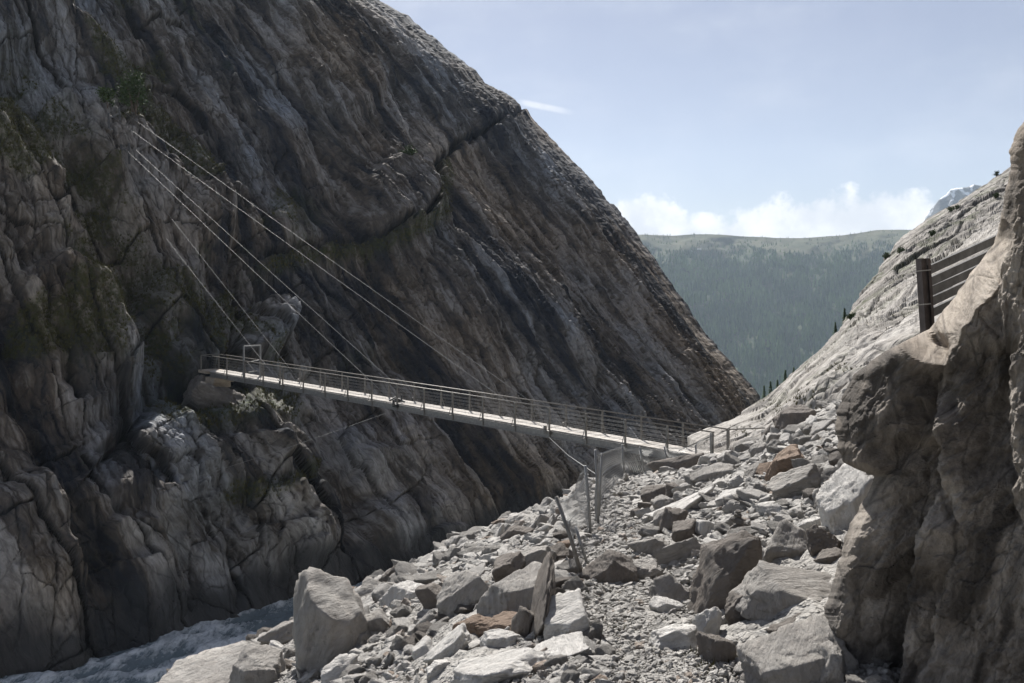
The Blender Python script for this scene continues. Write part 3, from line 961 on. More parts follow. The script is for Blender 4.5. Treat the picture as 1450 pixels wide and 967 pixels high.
def rock_verts(n, r, cuts=10, sharp=50., rough=.03, flat=False, layers=0., planes=None):
    """a convex, soft-edged broken block on a unit sphere grid: intersection of random half spaces"""
    v, f = ico(n)
    nn = r.normal(size=(cuts, 3)); nn /= np.linalg.norm(nn, axis=1)[:, None]
    # three roughly square pairs first, as jointed rock breaks
    q = np.array([[1, 0, 0], [-1, 0, 0], [0, 1, 0], [0, -1, 0], [0, 0, 1], [0, 0, -1]], float) + r.normal(0, .36, (6, 3))
    q /= np.linalg.norm(q, axis=1)[:, None]
    nn = np.concatenate([q, nn]); dd = np.concatenate([r.uniform(.62, .82, 6), r.uniform(.72, 1.0, cuts)])
    if planes is not None:
        pl = np.array(planes, float); nn = pl[:, :3] / np.linalg.norm(pl[:, :3], axis=1)[:, None]; dd = pl[:, 3]
    c = (v @ nn.T) / dd[None]
    c = np.maximum(c, .02)
    mx = c.max(1)
    rad = 1 / (mx * np.sum((c / mx[:, None]) ** sharp, axis=1) ** (1 / sharp))
    o = r.uniform(-50, 50, 3)
    if n >= 3:
        w = v * rad[:, None]
        nz = np.array([mnoise.fractal(Vector(k), 1.0, 2.1, 5 if n >= 4 else 3) for k in (w * 2.0 + o)])
        rad = rad * (1 + rough * nz * 1.9)
        if n >= 4:
            chip = np.array([mnoise.cell(Vector(k)) for k in (w * 3.1 + o + .35 * nz[:, None])])
            rad = rad * (1 - .05 * (chip > .55) * (np.abs(nz) > .1))
        if layers:
            ly = np.array([mnoise.noise(Vector(k)) for k in (w * np.array([1.0, 1.0, 9.0]) + o)])
            rad = rad * (1 + layers * ly)
    return v * rad[:, None], f


def euler_m(rx, ry, rz):
    return np.array((Matrix.Rotation(rz, 3, 'Z') @ Matrix.Rotation(ry, 3, 'Y') @ Matrix.Rotation(rx, 3, 'X')))


BOULDERS = [
    # cx cy w h roll mat depth label
    (464, 893, 98, 138, 4, 'stone', 1.0, 'tall grey boulder with slanting rough top standing above the river'),
    (282, 970, 136, 64, 12, 'stone', 1.2, 'long pale boulder at the water edge in the bottom left corner'),
    (364, 956, 74, 62, -6, 'stone', 1.0, 'blocky boulder with shaded front left of the tall boulder'),
    (400, 902, 58, 34, 18, 'stone', 1.0, 'flat slanting rock tucked against the left of the tall boulder'),
    (393, 926, 34, 24, -25, 'pale', .9, 'small pale lozenge stone below the flat slanting rock'),
    (655, 845, 66, 62, 28, 'stone', 1.0, 'grey boulder with a slanted left face on the rim of the scree'),
    (615, 850, 34, 36, 0, 'dark', 1.0, 'dark little block in front of the rim boulder'),
    (738, 846, 96, 58, 22, 'stone', 1.0, 'large grey boulder with a deeply shaded front left of the path'),
    (672, 893, 60, 36, 12, 'rust', .9, 'brown curved slab lying over a hollow'),
    (718, 884, 66, 24, 4, 'rust', 1.0, 'tan flat slab beside the brown curved slab'),
    (710, 910, 58, 28, -4, 'pale', .9, 'pale flat topped slab with a dark front below the tan slab'),
    (800, 880, 64, 66, 12, 'pale', 1.1, 'broad smooth pale slab at the left edge of the path'),
    (767, 864, 24, 92, -16, 'dark', 2.2, 'thin brown slab standing on edge beside the broad pale slab'),
    (744, 884, 26, 48, -8, 'dark', 1.0, 'narrow brown block leaning on the upright thin slab'),
    (705, 950, 140, 42, 14, 'pale', .9, 'long white bedrock slab at the bottom of the picture'),
    (792, 922, 88, 20, 10, 'pale', 1.2, 'low white slab reaching into the path gravel'),
    (638, 921, 68, 32, 24, 'pale', .9, 'white topped wedge rock with dark underside left of the long slab'),
    (600, 924, 34, 24, 24, 'pale', 1.0, 'small bright white rock left of the wedge rock'),
    (621, 952, 36, 30, -4, 'pale', 1.0, 'square pale block at the left end of the long white slab'),
    (478, 955, 48, 30, 25, 'pale', .9, 'white streaked rock at the foot of the tall boulder'),
    (535, 885, 36, 38, 30, 'stone', 1.0, 'grey rock with a sloping face right of the tall boulder'),
    (500, 909, 44, 32, 22, 'stone', 1.0, 'rounded grey rock on the lower right of the tall boulder'),
    (477, 898, 28, 22, 0, 'stone', 1.0, 'small square stone against the front of the tall boulder'),
    (455, 932, 54, 36, 8, 'stone', 1.0, 'pair sized pale rock below the tall boulder'),
    (1038, 820, 82, 122, -22, 'dark', .8, 'large rounded brown boulder leaning over a dark hollow'),
    (1063, 862, 74, 52, 6, 'dark', .8, 'brown block wedged below the large rounded boulder'),
    (1122, 846, 130, 78, -10, 'stone', .9, 'broad grey striped rock right of the large rounded boulder'),
    (1001, 886, 36, 48, -18, 'pale', .9, 'white cracked rock left of the dark hollow'),
    (1016, 922, 40, 46, 6, 'dark', .9, 'squat brown grey rock below the white cracked rock'),
    (952, 906, 66, 36, 8, 'pale', .9, 'white wedge shaped rock lying in the middle of the path'),
    (941, 860, 36, 24, 4, 'pale', .9, 'bright white stone on the right edge of the path'),
    (868, 810, 62, 46, 10, 'dark', .9, 'dark pyramid shaped rock beside the foot of the leaning fence post'),
    (908, 810, 54, 30, 20, 'stone', .9, 'grey brown rock touching the right of the pyramid rock'),
    (950, 843, 64, 30, -8, 'stone', 1.0, 'flat grey rock behind the bright white stone'),
    (1130, 942, 136, 84, 14, 'stone', .9, 'large layered rock in the bottom right below the rock wall'),
    (1086, 952, 30, 54, 0, 'stone', .9, 'upright splintered block on the left of the layered rock'),
    (1181, 944, 38, 54, 6, 'stone', .9, 'knobbly rock between the layered rock and the wall'),
    (1122, 893, 52, 30, 12, 'dark', .9, 'hollowed brown rock above the layered rock'),
    (1203, 716, 74, 92, 24, 'pale', .9, 'brilliant white slab against the overhanging rock wall'),
    (1117, 657, 48, 40, 14, 'rust', .9, 'orange brown angular rock high on the scree'),
    (1130, 686, 70, 46, 24, 'stone', .9, 'grey rock with a dark face below the orange brown rock'),
    (1090, 722, 38, 20, 8, 'pale', 1.0, 'bright white flat stone in the middle of the scree'),
    (1153, 743, 46, 20, 5, 'pale', 1.0, 'flat white stone left of the brilliant white slab'),
    (1038, 704, 44, 22, 22, 'pale', 1.0, 'pale tilted stone uphill of the long white block'),
    (1128, 595, 54, 36, 10, 'dark', .9, 'brown grey boulder at the top of the scree under the slope'),
    (1154, 603, 30, 24, 32, 'pale', .9, 'small white tilted rock right of the top boulder'),
    (1098, 623, 26, 20, 22, 'stone', .9, 'pale grey rock just below the top boulder'),
    (1076, 639, 28, 22, 22, 'stone', .9, 'speckled grey rock near the bridge end'),
    (1008, 672, 60, 24, 24, 'stone', 1.0, 'flat tan slab sloping up to the bridge end'),
    (1118, 778, 78, 50, 4, 'stone', .9, 'lumpy light grey rock above the striped rock'),
    (1165, 776, 42, 46, 34, 'dark', .8, 'brown tilted slab right of the lumpy rock'),
    (1178, 794, 44, 26, 5, 'dark', .9, 'dark flat stone under the brown tilted slab'),
    (926, 703, 40, 28, 4, 'dark', .9, 'dark angular rock at the right of the path bend'),
    (953, 697, 22, 22, 20, 'dark', .9, 'small brown upright rock right of the dark angular rock'),
    (940, 714, 32, 20, 6, 'stone', .9, 'grey stone in front of the dark angular rock'),
    (968, 720, 80, 24, 30, 'pale', .9, 'long white rock block lying aslant beside the path'),
    (938, 738, 32, 32, 10, 'stone', .9, 'pale square lower end beside the long white block'),
    (955, 738, 26, 38, -20, 'dark', .8, 'dark lichened stone leaning on the long white block'),
    (970, 756, 36, 36, 4, 'dark', .9, 'brown grey cube like rock below the long white block'),
    (997, 748, 34, 26, -10, 'pale', .9, 'pale grey block right of the cube like rock'),
    (923, 778, 46, 26, 22, 'stone', .9, 'grey slab rock above the pyramid rock'),
    (961, 785, 52, 32, 22, 'stone', .9, 'larger grey slab rock left of the large rounded boulder'),
    (903, 728, 18, 14, 0, 'dark', .9, 'little brown stone alone on the path'),
    (916, 718, 20, 14, 0, 'dark', .9, 'little grey stone behind the little brown stone'),
    (966, 656, 48, 24, 8, 'dark', .9, 'tan rock under the right end of the bridge'),
    (951, 666, 36, 12, 2, 'stone', 1.0, 'low flat stone in front of the rock under the bridge'),
    (730, 757, 42, 22, 26, 'dark', .9, 'brown flat rock on the gorge rim left of the fence'),
    (770, 739, 26, 20, 20, 'stone', .9, 'small grey rock on the rim right below the fence net'),
    (787, 789, 34, 30, -10, 'dark', .9, 'tan rounded rock left of the leaning fence post'),
    (757, 794, 52, 36, 20, 'stone', .9, 'pale cracked rock left of the tan rounded rock'),
    (722, 808, 46, 40, 36, 'dark', .9, 'dark tilted slab above the large shaded boulder'),
    (800, 772, 26, 12, -4, 'rust', 1.0, 'thin brown stone behind the leaning fence post'),
    (774, 769, 15, 13, 0, 'pale', 1.0, 'tiny bright white stone on the rim'),
    (575, 843, 60, 26, 10, 'pale', 1.0, 'flat pale rock on the rim left of the slanted rim boulder'),
    (525, 842, 34, 28, 6, 'stone', 1.0, 'grey rim rock just right of the tall boulder top'),
    (550, 835, 26, 22, 14, 'stone', 1.0, 'rounded small rim rock behind the flat pale rock'),
]
SHAPES = {
    0: [(.45, -.22, .86, .60), (-.80, -.45, .38, .66), (-1, -.3, -.05, .74), (-.25, -1, .06, .62), (1, -.35, -.1, .72), (.55, -1, -.1, .70), (0, 0, -1, .95), (0, 1, .1, .8), (.1, .3, 1, .93), (-.6, -.8, .25, .78), (.9, .2, .5, .8)],
    1: [(-.15, -.35, 1, .38), (-.5, -1, .15, .55), (.5, -1, -.1, .62), (-1, 0, .35, .78), (1, 0, .2, .84), (0, 1, 0, .8), (0, 0, -1, .7), (.4, -.5, .8, .52), (-.7, -.3, .7, .60)],
    2: [(.1, -.25, 1, .58), (.35, -1, .1, .60), (-.8, -.8, .1, .68), (-1, .2, .1, .74), (1, 0, .25, .72), (0, 1, 0, .8), (0, 0, -1, .8), (-.5, -.4, .8, .70)],
    24: [(-.7, -.6, .45, .70), (.35, -1, .12, .55), (-1, -.2, -.25, .70), (.8, -.1, .6, .74), (1, .1, -.2, .66), (.1, -.3, -1, .82), (-.2, .1, 1, .86), (-.5, -1, -.3, .72), (.2, 1, 0, .7), (.6, -.5, -.8, .74), (-.55, .1, .85, .8)],
    38: [(-.35, -.25, 1, .42), (-.7, -1, .1, .62), (.2, -1, -.2, .66), (-1, 0, .15, .78), (1, 0, .1, .85), (0, 1, 0, .8), (0, 0, -1, .9), (-.6, -.6, .6, .62)],
    34: [(-.25, -.25, 1, .50), (-.4, -1, .2, .66), (.3, -1, .1, .70), (-1, -.2, .2, .74), (1, 0, .1, .85), (0, 1, 0, .8), (0, 0, -1, .8), (.3, -.5, .8, .66)],
    26: [(.05, -.3, 1, .46), (-.6, -1, .25, .64), (.2, -1, -.15, .68), (-1, 0, .3, .74), (1, -.2, .1, .82), (0, 1, 0, .8), (0, 0, -1, .7), (-.5, -.4, .8, .60)],
    11: [(0, -.35, 1, .42), (-.3, -1, .1, .72), (.5, -1, -.1, .75), (-1, 0, .2, .74), (1, 0, .1, .78), (0, 1, 0, .8), (0, 0, -1, .7)],
    31: [(-.65, -.35, .7, .60), (.75, -.3, .6, .62), (.2, -1, .15, .58), (-1, -.5, 0, .85), (1, .1, -.1, .82), (0, 0, -1, .6), (0, 1, .3, .7), (-.5, -1, .1, .64)],
}
placed = []
for i, (cx, cy, w, h, roll, mt, dep, label) in enumerate(BOULDERS):
    r = np.random.default_rng(100 + i)
    D = hit(cx, cy + h * .36) or 30.
    sx, sz = w * D / F / 1.6, h * D / F / 1.6
    sy = (.55 * sx + .45 * sz) * dep
    v, f = rock_verts(5 if w * h > 1500 else 4, r, cuts=10, sharp=60, rough=.055, layers=.022, planes=SHAPES.get(i))
    Ro = euler_m(0, 0, 0 if i in SHAPES else r.uniform(-.35, .35))
    v = v @ Ro.T
    v = v * np.array([sx, sy, sz])
    a = math.radians(roll)
    v = v @ np.array([[math.cos(a), 0, -math.sin(a)], [0, 1, 0], [math.sin(a), 0, math.cos(a)]]).T
    # roll so that the left end lifts or drops as in the photograph, then lean back with the slope
    pos = P(cx, cy, D + sy * .25)
    at = np.ones((len(v), 3)); at[:, 0] = .9; at[:, 1] = .15 if mt in ('stone', 'dark') else 0
    o = raw_mesh('boulder', v, f.ravel(), np.full(len(f), 3), M[mt], attr=at, smooth=True)
    o.location = pos
    tag(o, label, 'boulder')
    placed.append((cx, cy, w * .5, h * .5, D))

# a small cairn in the scree
D = hit(1042, 762)
cr = thing('cairn', tuple(P(1042, 764, D)), 'small cairn of stacked stones in the scree', 'cairn')
for i, (dz, s) in enumerate(((.0, .125), (.1, .105), (.19, .085), (.26, .06), (.31, .04))):
    v, f = rock_verts(3, np.random.default_rng(300 + i), 8)
    o = raw_mesh('stone', v * np.array([s, s, s * .55]) + np.array([.01 * i, 0, dz + .05]), f.ravel(), np.full(len(f), 3), M['dark'], cr, attr=np.ones((len(v), 3)) * np.array([.8, 0, 0]))
placed.append((1042, 752, 12, 16, D))

# free stones scattered over the scree: biggest ones are things, the rest is rubble
N = 150000
Y = 4.3 * np.exp(rng.uniform(0, 1, N) * math.log(41 / 4.3)); X = Y * rng.uniform(-.44, .44, N)
d, s = polydist(X, Y, EDGE)
xc = interp(Y, XC)
onp = np.exp(-((X - xc) / (.42 + .010 * Y)) ** 2)
size = Y / F * 2.9 * (1 - rng.uniform(0, 1, N)) ** (-1 / 2.0)
size = np.where(onp > .3, np.minimum(size, Y / F * rng.uniform(3.5, 13, N)), size)
size = np.minimum(size, np.minimum(rng.uniform(.22, .62, N), Y / F * rng.uniform(12, 30, N)))
Z = ground(X, Y) + .012 * (onp > .3)
PXs = CX + F * X / Y; PYs = HY - F * Z / Y
ok = (~beyond(X, Y) | (d < .9)) & (PXs > 190) & (PXs < 1260) & (PYs < 1000)
ok &= ~((PXs > 1040) & (PXs < 1125) & (PYs > 875) & (PYs < 935) & (size * F / Y > 5))
for cx, cy, hw, hh, D in placed:
    ok &= ~((np.abs(PXs - cx) < hw * .8) & (np.abs(PYs - cy) < hh * .8) & (size * F / Y > 7) & (np.abs(Y - D) < D * .18))
X, Y, Z, size, PXs, PYs = [k[ok] for k in (X, Y, Z, size, PXs, PYs)]
pxs = size * F / Y
print('stones', len(X), 'big', (pxs > 9).sum())
order = np.argsort(-pxs)
NB = 224
big = order[:NB]; small = order[NB:]
tmpl = [rock_verts(4, np.random.default_rng(500 + i), 9, 60, .06, layers=.025) for i in range(16)]
tmeshes = {}
KINDS = [('stone', .46), ('pale', .26), ('dark', .20), ('rust', .03), ('stone', .05)]
mats = ['stone', 'pale', 'dark', 'rust']
WORDS = {'stone': 'grey', 'pale': 'pale', 'dark': 'dark brown', 'rust': 'rusty brown'}


def zone(px, py):
    if px < 560: return 'scree above the river around the tall boulder'
    if px < 800: return 'scree left of the path'
    if py < 690: return 'upper scree near the bridge end'
    if px < 930: return 'path and its edges'
    if py < 800: return 'middle of the scree right of the path'
    return 'lower scree under the rock wall'


for j, i in enumerate(big):
    r = np.random.default_rng(900 + j)
    mt = r.choice(mats, p=[.56, .29, .14, .01])
    k = r.integers(16)
    key = (k, mt)
    if key not in tmeshes:
        v, f = tmpl[k]
        o = raw_mesh('stone', v, f.ravel(), np.full(len(f), 3), M[mt], attr=np.ones((len(v), 3)) * np.array([.9, .1, 0]))
        tmeshes[key] = o.data
    else:
        o = bpy.data.objects.new('stone', tmeshes[key]); C.objects.link(o)
    sz = size[i]
    sq = (r.uniform(.85, 1.35), r.uniform(.7, 1.1), r.uniform(.42, .8))
    o.scale = tuple(sz * .72 * q for q in sq)
    o.rotation_euler = (r.normal(0, .3), r.normal(-.18, .35), r.uniform(0, 6.28))
    o.location = (X[i], Y[i], Z[i] + sz * .22)
    zn = zone(PXs[i], PYs[i])
    szw = 'large' if pxs[i] > 26 else ('medium' if pxs[i] > 22 else 'small')
    tag(o, f'{szw} {WORDS[mt]} stone loose on the {zn}', 'stone', f'{szw} {WORDS[mt]} loose stones on the {zn}')


def rubble(name, idx, lod, mat, label, tones):
    """many little stones in one mesh"""
    Vs, Fs, As = [], [], []; off = 0
    ts = [rock_verts(lod, np.random.default_rng(700 + i), 7, 50, .05) for i in range(14)]
    which = rng.integers(0, 14, len(idx))
    for t in range(14):
        m = idx[which == t]
        if not len(m): continue
        v, f = ts[t]
        n = len(m)
        a = rng.uniform(0, 6.28, n); tl = rng.normal(0, .35, n); tl2 = rng.normal(-.15, .35, n)
        sx = size[m] * rng.uniform(.65, 1.1, n); sy = size[m] * rng.uniform(.5, .9, n); szz = size[m] * rng.uniform(.25, .6, n)
        p = v[None] * np.stack([sx, sy, szz], -1)[:, None, :] * .8
        ct, st = np.cos(tl)[:, None], np.sin(tl)[:, None]
        p = np.stack([p[..., 0], p[..., 1] * ct - p[..., 2] * st, p[..., 1] * st + p[..., 2] * ct], -1)
        ca, sa = np.cos(a)[:, None], np.sin(a)[:, None]
        p = np.stack([p[..., 0] * ca - p[..., 1] * sa, p[..., 0] * sa + p[..., 1] * ca, p[..., 2]], -1)
        c2, s2 = np.cos(tl2)[:, None], np.sin(tl2)[:, None]
        p = np.stack([p[..., 0] * c2 + p[..., 2] * s2, p[..., 1], -p[..., 0] * s2 + p[..., 2] * c2], -1)
        p = p + np.stack([X[m], Y[m], Z[m] + size[m] * .2], -1)[:, None, :]
        Vs.append(p.reshape(-1, 3))
        Fs.append((f[None] + (off + np.arange(n) * len(v))[:, None, None]).reshape(-1))
        tn = np.clip(rng.normal(*tones, n), 0, 1) ** .8; ru = (rng.uniform(0, 1, n) < .05) * .8
        As.append(np.repeat(np.stack([tn, ru, 0 * tn], -1), len(v), 0))
        off += n * len(v)
    V = np.concatenate(Vs); Fc = np.concatenate(Fs); A = np.concatenate(As)
    o = raw_mesh(name, V, Fc, np.full(len(Fc) // 3, 3), mat, attr=A, smooth=False)
    tag(o, label, name, kind='stuff')


M['rubble'] = stone_material('rubble', (.45, .437, .415), .28, scale=1.0)
sp = pxs[small]
rubble('rubble', small[sp > 8], 3, M['rubble'], 'loose broken stones filling the scree between the boulders', (.78, .25))
rubble('gravel', small[sp <= 8], 1, M['rubble'], 'fine stone chips and gravel covering scree and path', (.75, .25))
print('rocks', time.time() - T0)

# ------------------------------------------------------------------ footbridge
R0 = np.array([8.40, 38.0, -6.72]); L0 = np.array([-19.55, 62.55, -5.30])
axis = (L0 - R0); LEN = np.linalg.norm(axis); ax = axis / LEN
side = np.array([.660, .752, 0.]); up = np.array([0, 0, 1.])
NP = 17


def BP(i, w, z):   # post number, across (0 near side .. 1.2 far side), height over the deck
    return R0 + axis * (i / NP) + side * w + up * z


br = thing('footbridge', tuple(R0), 'long narrow steel footbridge with plank deck spanning the gorge', 'bridge')
b = MB(); tn = []
npl = 205
e0, e1 = -1.1, 18.1
for k in range(npl):
    t0 = e0 + (e1 - e0) * k / npl; t1 = e0 + (e1 - e0) * (k + .90) / npl
    a_ = BP(t0, .6, -.03); c_ = BP(t1, .6, -.03)
    b.box((a_ + c_) / 2 + up * random.uniform(-.006, .006), side * .62, (c_ - a_) / 2, up * .025)
    tn += [random.uniform(.2, 1)] * 8
b.build('deck', M['plank'], br, attr=np.array(tn)[:, None] * np.ones((1, 3)))
for w in (0.0, 1.2):
    b = MB(); s_ = -1 if w == 0 else 1
    for z, hh, ww in ((-.09, .03, .16), (-.24, .27, .03), (-.39, .03, .16)):
        b.bar(BP(0 - .3, w, z), BP(18.0, w, z), ww, hh)
    b.build('side_beam', M['beam'], br)
    b = MB()
    b.tube([BP(-.02 if w == 0 else -.02, w - s_ * 0, 1.06), BP(17.9, w, 1.06)], .028, 8)
    b.build('handrail', M['steel'], br, smooth=True)
    b = MB()
    for z in (.14, .32, .5, .68, .86):
        b.tube([BP(-.02, w, z), BP(17.9, w, z)], .0045, 4)
    b.build('rail_wire', M['galv'], br)
    b = MB()
    n = 150
    for k in range(n):      # wire net along the railing
        t = 18. * k / n
        b.tube([BP(t, w, .06), BP(t + .12, w, 1.03)], .0013, 3)
        b.tube([BP(t + .12, w, .06), BP(t, w, 1.03)], .0013, 3)
    b.build('rail_net', M['net'], br)
    for i in range(NP + 1):
        b = MB(); wo = w + s_ * .05
        b.bar(BP(i, wo, -.38), BP(i, wo, 1.04), .085, .06, up=side)
        b.build('post', M['steel'], br)
    for i in range(0, NP + 1, 1):
        b = MB()
        b.bar(BP(i, w + s_ * .06, .55), BP(i, w + s_ * .34, -.1), .025, .025, up=ax)
        b.bar(BP(i, w + s_ * .34, -.1), BP(i, w, -.1), .05, .04)
        b.build('brace', M['steel'], br)
b = MB()
for i in np.arange(0, 18, .5):
    b.bar(BP(i, .02, -.3), BP(i, 1.18, -.3), .08, .1)
    b.bar(BP(i, .02, -.33), BP(i + .5, 1.18, -.33), .03, .03)
b.build('cross_member', M['beam'], br)
# portal frame near the far end
b = MB()
g = 16.05
for w in (-.04, 1.24): b.bar(BP(g, w, -.35), BP(g, w, 2.05), .11, .09, up=side)
b.bar(BP(g, -.04, 2.05), BP(g, 1.24, 2.05), .09, .09)
b.build('gate_frame', M['galv'], br)
b = MB()
hz = BP(g, 1.2, 0)
b.bar(BP(g, .2, .95), BP(g, 1.15, 1.05), .05, .05); b.bar(BP(g, .3, .28), BP(g, 1.0, .32), .05, .05); b.bar(BP(g, .25, .95), BP(g, .85, .3), .045, .045)
b.build('gate', M['galv'], br)
# cable brackets
for i in (4, 9, 14):
    for w in (0, 1.2):
        b = MB(); s_ = -1 if w == 0 else 1
        b.box(BP(i, w + s_ * .16, -.12), ax * .16, side * .10, up * .09)
        b.box(BP(i + .1, w + s_ * .12, .02), ax * .05, side * .05, up * .16)
        b.build('cable_bracket', M['black'] if i == 9 else M['steel'], br)
b = MB()
c0 = BP(9.15, .35, .0)
b.tube([c0 + up * .08 + ax * .5, c0 + up * .16, c0 + up * .06 - ax * .5], .055, 6); b.tube([c0 - ax * .25 + up * .02, c0 - ax * .25 + up * .42], .05, 6)
b.tube([c0 + ax * .55 - side * .2 + up * .03, c0 + ax * .55 + side * .3 + up * .2], .05, 6); b.box(c0 + ax * .1 + up * .1, ax * .18, side * .1, up * .1)
o = b.build('turnbuckle', M['black'], br)
# stay cables
ANCH = {4: ((147, 188), (160, 185)), 9: ((165, 229), (176, 227)), 14: ((205, 305), (222, 300))}
for i, (an, af) in ANCH.items():
    for w, s_, pt in ((0, -1, an), (1.2, 1, af)):
        e = cliff_at(*pt) + np.array([.45, -.7, .55])
        b = MB(); st = BP(i, w + s_ * .16, -.05)
        pts = []
        for k in range(13):
            t = k / 12
            pts.append(st * (1 - t) + e * t - up * (.2 * t * (1 - t)))
        b.tube(pts, .008, 6)
        b.build('stay_cable', M['galv'], br, smooth=True)
for (i, w, pt) in ((4, 0, None), (17.6, 0, (198, 622)), (9, 0, (230, 690))):
    if pt is None:
        Dg = hit(858, 700); e = P(862, 684, Dg)
    else: e = cliff_at(*pt)
    st = BP(i, w - .1, -.35)
    b = MB(); b.tube([st, (st + e) / 2 - up * .12, e],   .006 if pt else .011, 5)
    b.build('guy_wire', M['galv'], br, smooth=True)
# hand rail running on from the far corner to the slope, and the end braces
b = MB()
p0 = BP(-.05, 1.2, 1.06); p1 = P(1083, 606, 40.5)
b.tube([p0, p1], .028, 8); b.bar(BP(-.02, 1.25, -.1), BP(-.02, 1.25, 1.05), .07, .07, up=side); b.bar(BP(-.02, .0, .95), BP(.75, .0, .05), .045, .045)
b.bar(BP(-.02, 0, .02), BP(-1.0, .1, -.02), .05, .05)
b.build('end_rail', M['steel'], br)

# abutment on the cliff ledge
ab0 = BP(17.55, .6, -.45)
t = thing('abutment', tuple(ab0), 'tan concrete abutment carrying the left end of the bridge on the cliff ledge', 'abutment')
b = MB()
b.box(BP(17.9, .6, -.60), ax * .55, side * .8, up * .17); b.box(BP(18.15, .6, -.98), ax * .8, side * .7, up * .2)
b.build('block', M['concrete'], t)
b = MB(); b.box(BP(18.4, .6, -.14), ax * .6, side * .7, up * .1); b.build('landing', M['concrete'], t)
b = MB()
for w in (-.1, 1.3):
    b.bar(BP(18.5, w, -.1), BP(18.5, w, 1.0), .06, .06, up=side)
b.tube([BP(17.9, -.1, 1.02), BP(18.5, -.1, 1.02), BP(18.6, 1.3, 1.02), BP(17.9, 1.3, 1.02)], .025, 6)
b.build('railing', M['steel'], t)
# bedrock knobs that the abutment rests on
for k, (i_, w_, z_, sx, sy, sz, lab) in enumerate(((17.9, .7, -2.55, 2.3, 2.2, 1.35, 'dark bedrock knob directly under the left end of the bridge'),
                                                   (19.1, .9, -2.2, 1.7, 2.0, 1.6, 'bedrock knob behind the abutment at the left end of the bridge'))):
    v, f = rock_verts(5, np.random.default_rng(820 + k), 9, 60, .07, layers=.03)
    o = raw_mesh('boulder', v * np.array([sx, sy, sz]), f.ravel(), np.full(len(f), 3), M['dark'], attr=np.ones((len(v), 3)) * np.array([.75, 0, 0]), smooth=False)
    o.location = BP(i_, w_, z_); o.rotation_euler = (0, .25, .7)
    tag(o, lab, 'boulder')
# wooden cable anchor frames up on the cliff
for (pts, label) in ((((147, 188), (160, 185)), 'upper cable anchor of two short posts high on the grassy ledge'), (((165, 229), (176, 227)), 'lower cable anchor of two short posts below the upper pair'),):
    c = (cliff_at(*pts[0]) + cliff_at(*pts[1])) / 2
    t = thing('cable_anchor', tuple(c), label, 'cable anchor', 'stay cable anchors on the cliff')
    for pt in pts:
        e = cliff_at(*pt) + np.array([.3, -.45, .2])
        MB().bar(e - up * 1.2, e + up * .55 + np.array([-.05, 0, 0]), .13, .13, up=(0, 1, 0)).build('post', M['wood_old'], t)
    e = [cliff_at(*pt) + np.array([.3, -.45, .2]) for pt in pts]
    MB().bar(e[0] + up * .1, e[1] + up * .1, .09, .12).build('crossbar', M['wood_old'], t)

# ------------------------------------------------------------------ chain link fence along the rim
FP = [((826, 822), (789, 706), 0), ((836, 758), (829, 662), 0), ((847, 744), (843, 640), 0), ((884, 678), (881, 631), 0), ((912, 670), (906, 634), 0), ((945, 664), (941, 633), 0), ((985, 658), (985, 630), 0), ((1006, 653), (1006, 614), 0)]
fb, ft = [], []
for k, (pb, pt, _) in enumerate(FP):
    D = hit(*pb)
    if k >= 3: D = [27., 29., 31.5, 34.5, 37.0][k - 3]
    fb.append(P(*pb, D)); ft.append(P(*pt, D + (.25 if k == 0 else 0)))
fence = thing('chain_link_fence', tuple(fb[1]), 'sagging chain link fence on crooked posts along the gorge rim', 'fence')
for k in range(len(FP)):
    u = ft[k] - fb[k]
    MB().tube([fb[k] - u * .12, fb[k] + u * .5 + np.array([.01, 0, 0]), ft[k] + u * .03], .024 if k < 3 else .03, 7).build('post', M['steel'] if k == 0 else M['galv'], fence, smooth=True)
for pb, pt in (((832, 800), (815, 745)), ((848, 735), (852, 642))):
    D = hit(*pb)
    MB().tube([P(*pb, D), P(*pt, D + .1)], .022, 6).build('stay', M['galv'], fence, smooth=True)


def net_pt(s, v):
    """s along posts 0..n-1, v 0 bottom 1 top; bulges towards the gorge"""
    k = min(int(s), len(FP) - 2); t = s - k
    b0 = fb[k] * (1 - t) + fb[k + 1] * t; t0 = ft[k] * (1 - t) + ft[k + 1] * t
    p = b0 * (1 - v) + t0 * v
    sag = math.sin(math.pi * t)
    p = p + np.array([-.25, .15, 0]) * sag * (.3 + .7 * math.sin(v * 3)) * (1 if k != 0 else .5)
    p[2] -= .22 * sag * v * (1 if k in (0, 1) else .35)
    p[0] += .05 * math.sin(s * 5 + v * 4)
    return p


b = MB()
for k in range(len(FP) - 1):
    L = np.linalg.norm(fb[k + 1] - fb[k])
    cell = .065 if k < 2 else .12
    nx = max(4, int(L / cell)); nv = 17 if k < 2 else 10
    v0 = .42 if k == 0 else (.1 if k == 1 else 0.)
    for i in range(nx):
        for sgn in (0, 1):
            pts = []
            for j in range(nv + 1):
                u = (i + ((j + sgn) % 2)) / nx
                vv0 = v0 * (1 - u * (.6 if k == 0 else 1))
                pts.append(net_pt(min(k + u, len(FP) - 1.001), vv0 + (1 - vv0) * j / nv))
            b.tube(pts, .0021 if k < 2 else .0034, 3)
b.build('wire_net', M['galv'], fence)
b = MB()
for vv in (.97, .5):
    b.tube([net_pt(s, vv) for s in np.linspace(0, len(FP) - 1.01, 60)], .006, 4)
b.build('tension_wire', M['galv'], fence)

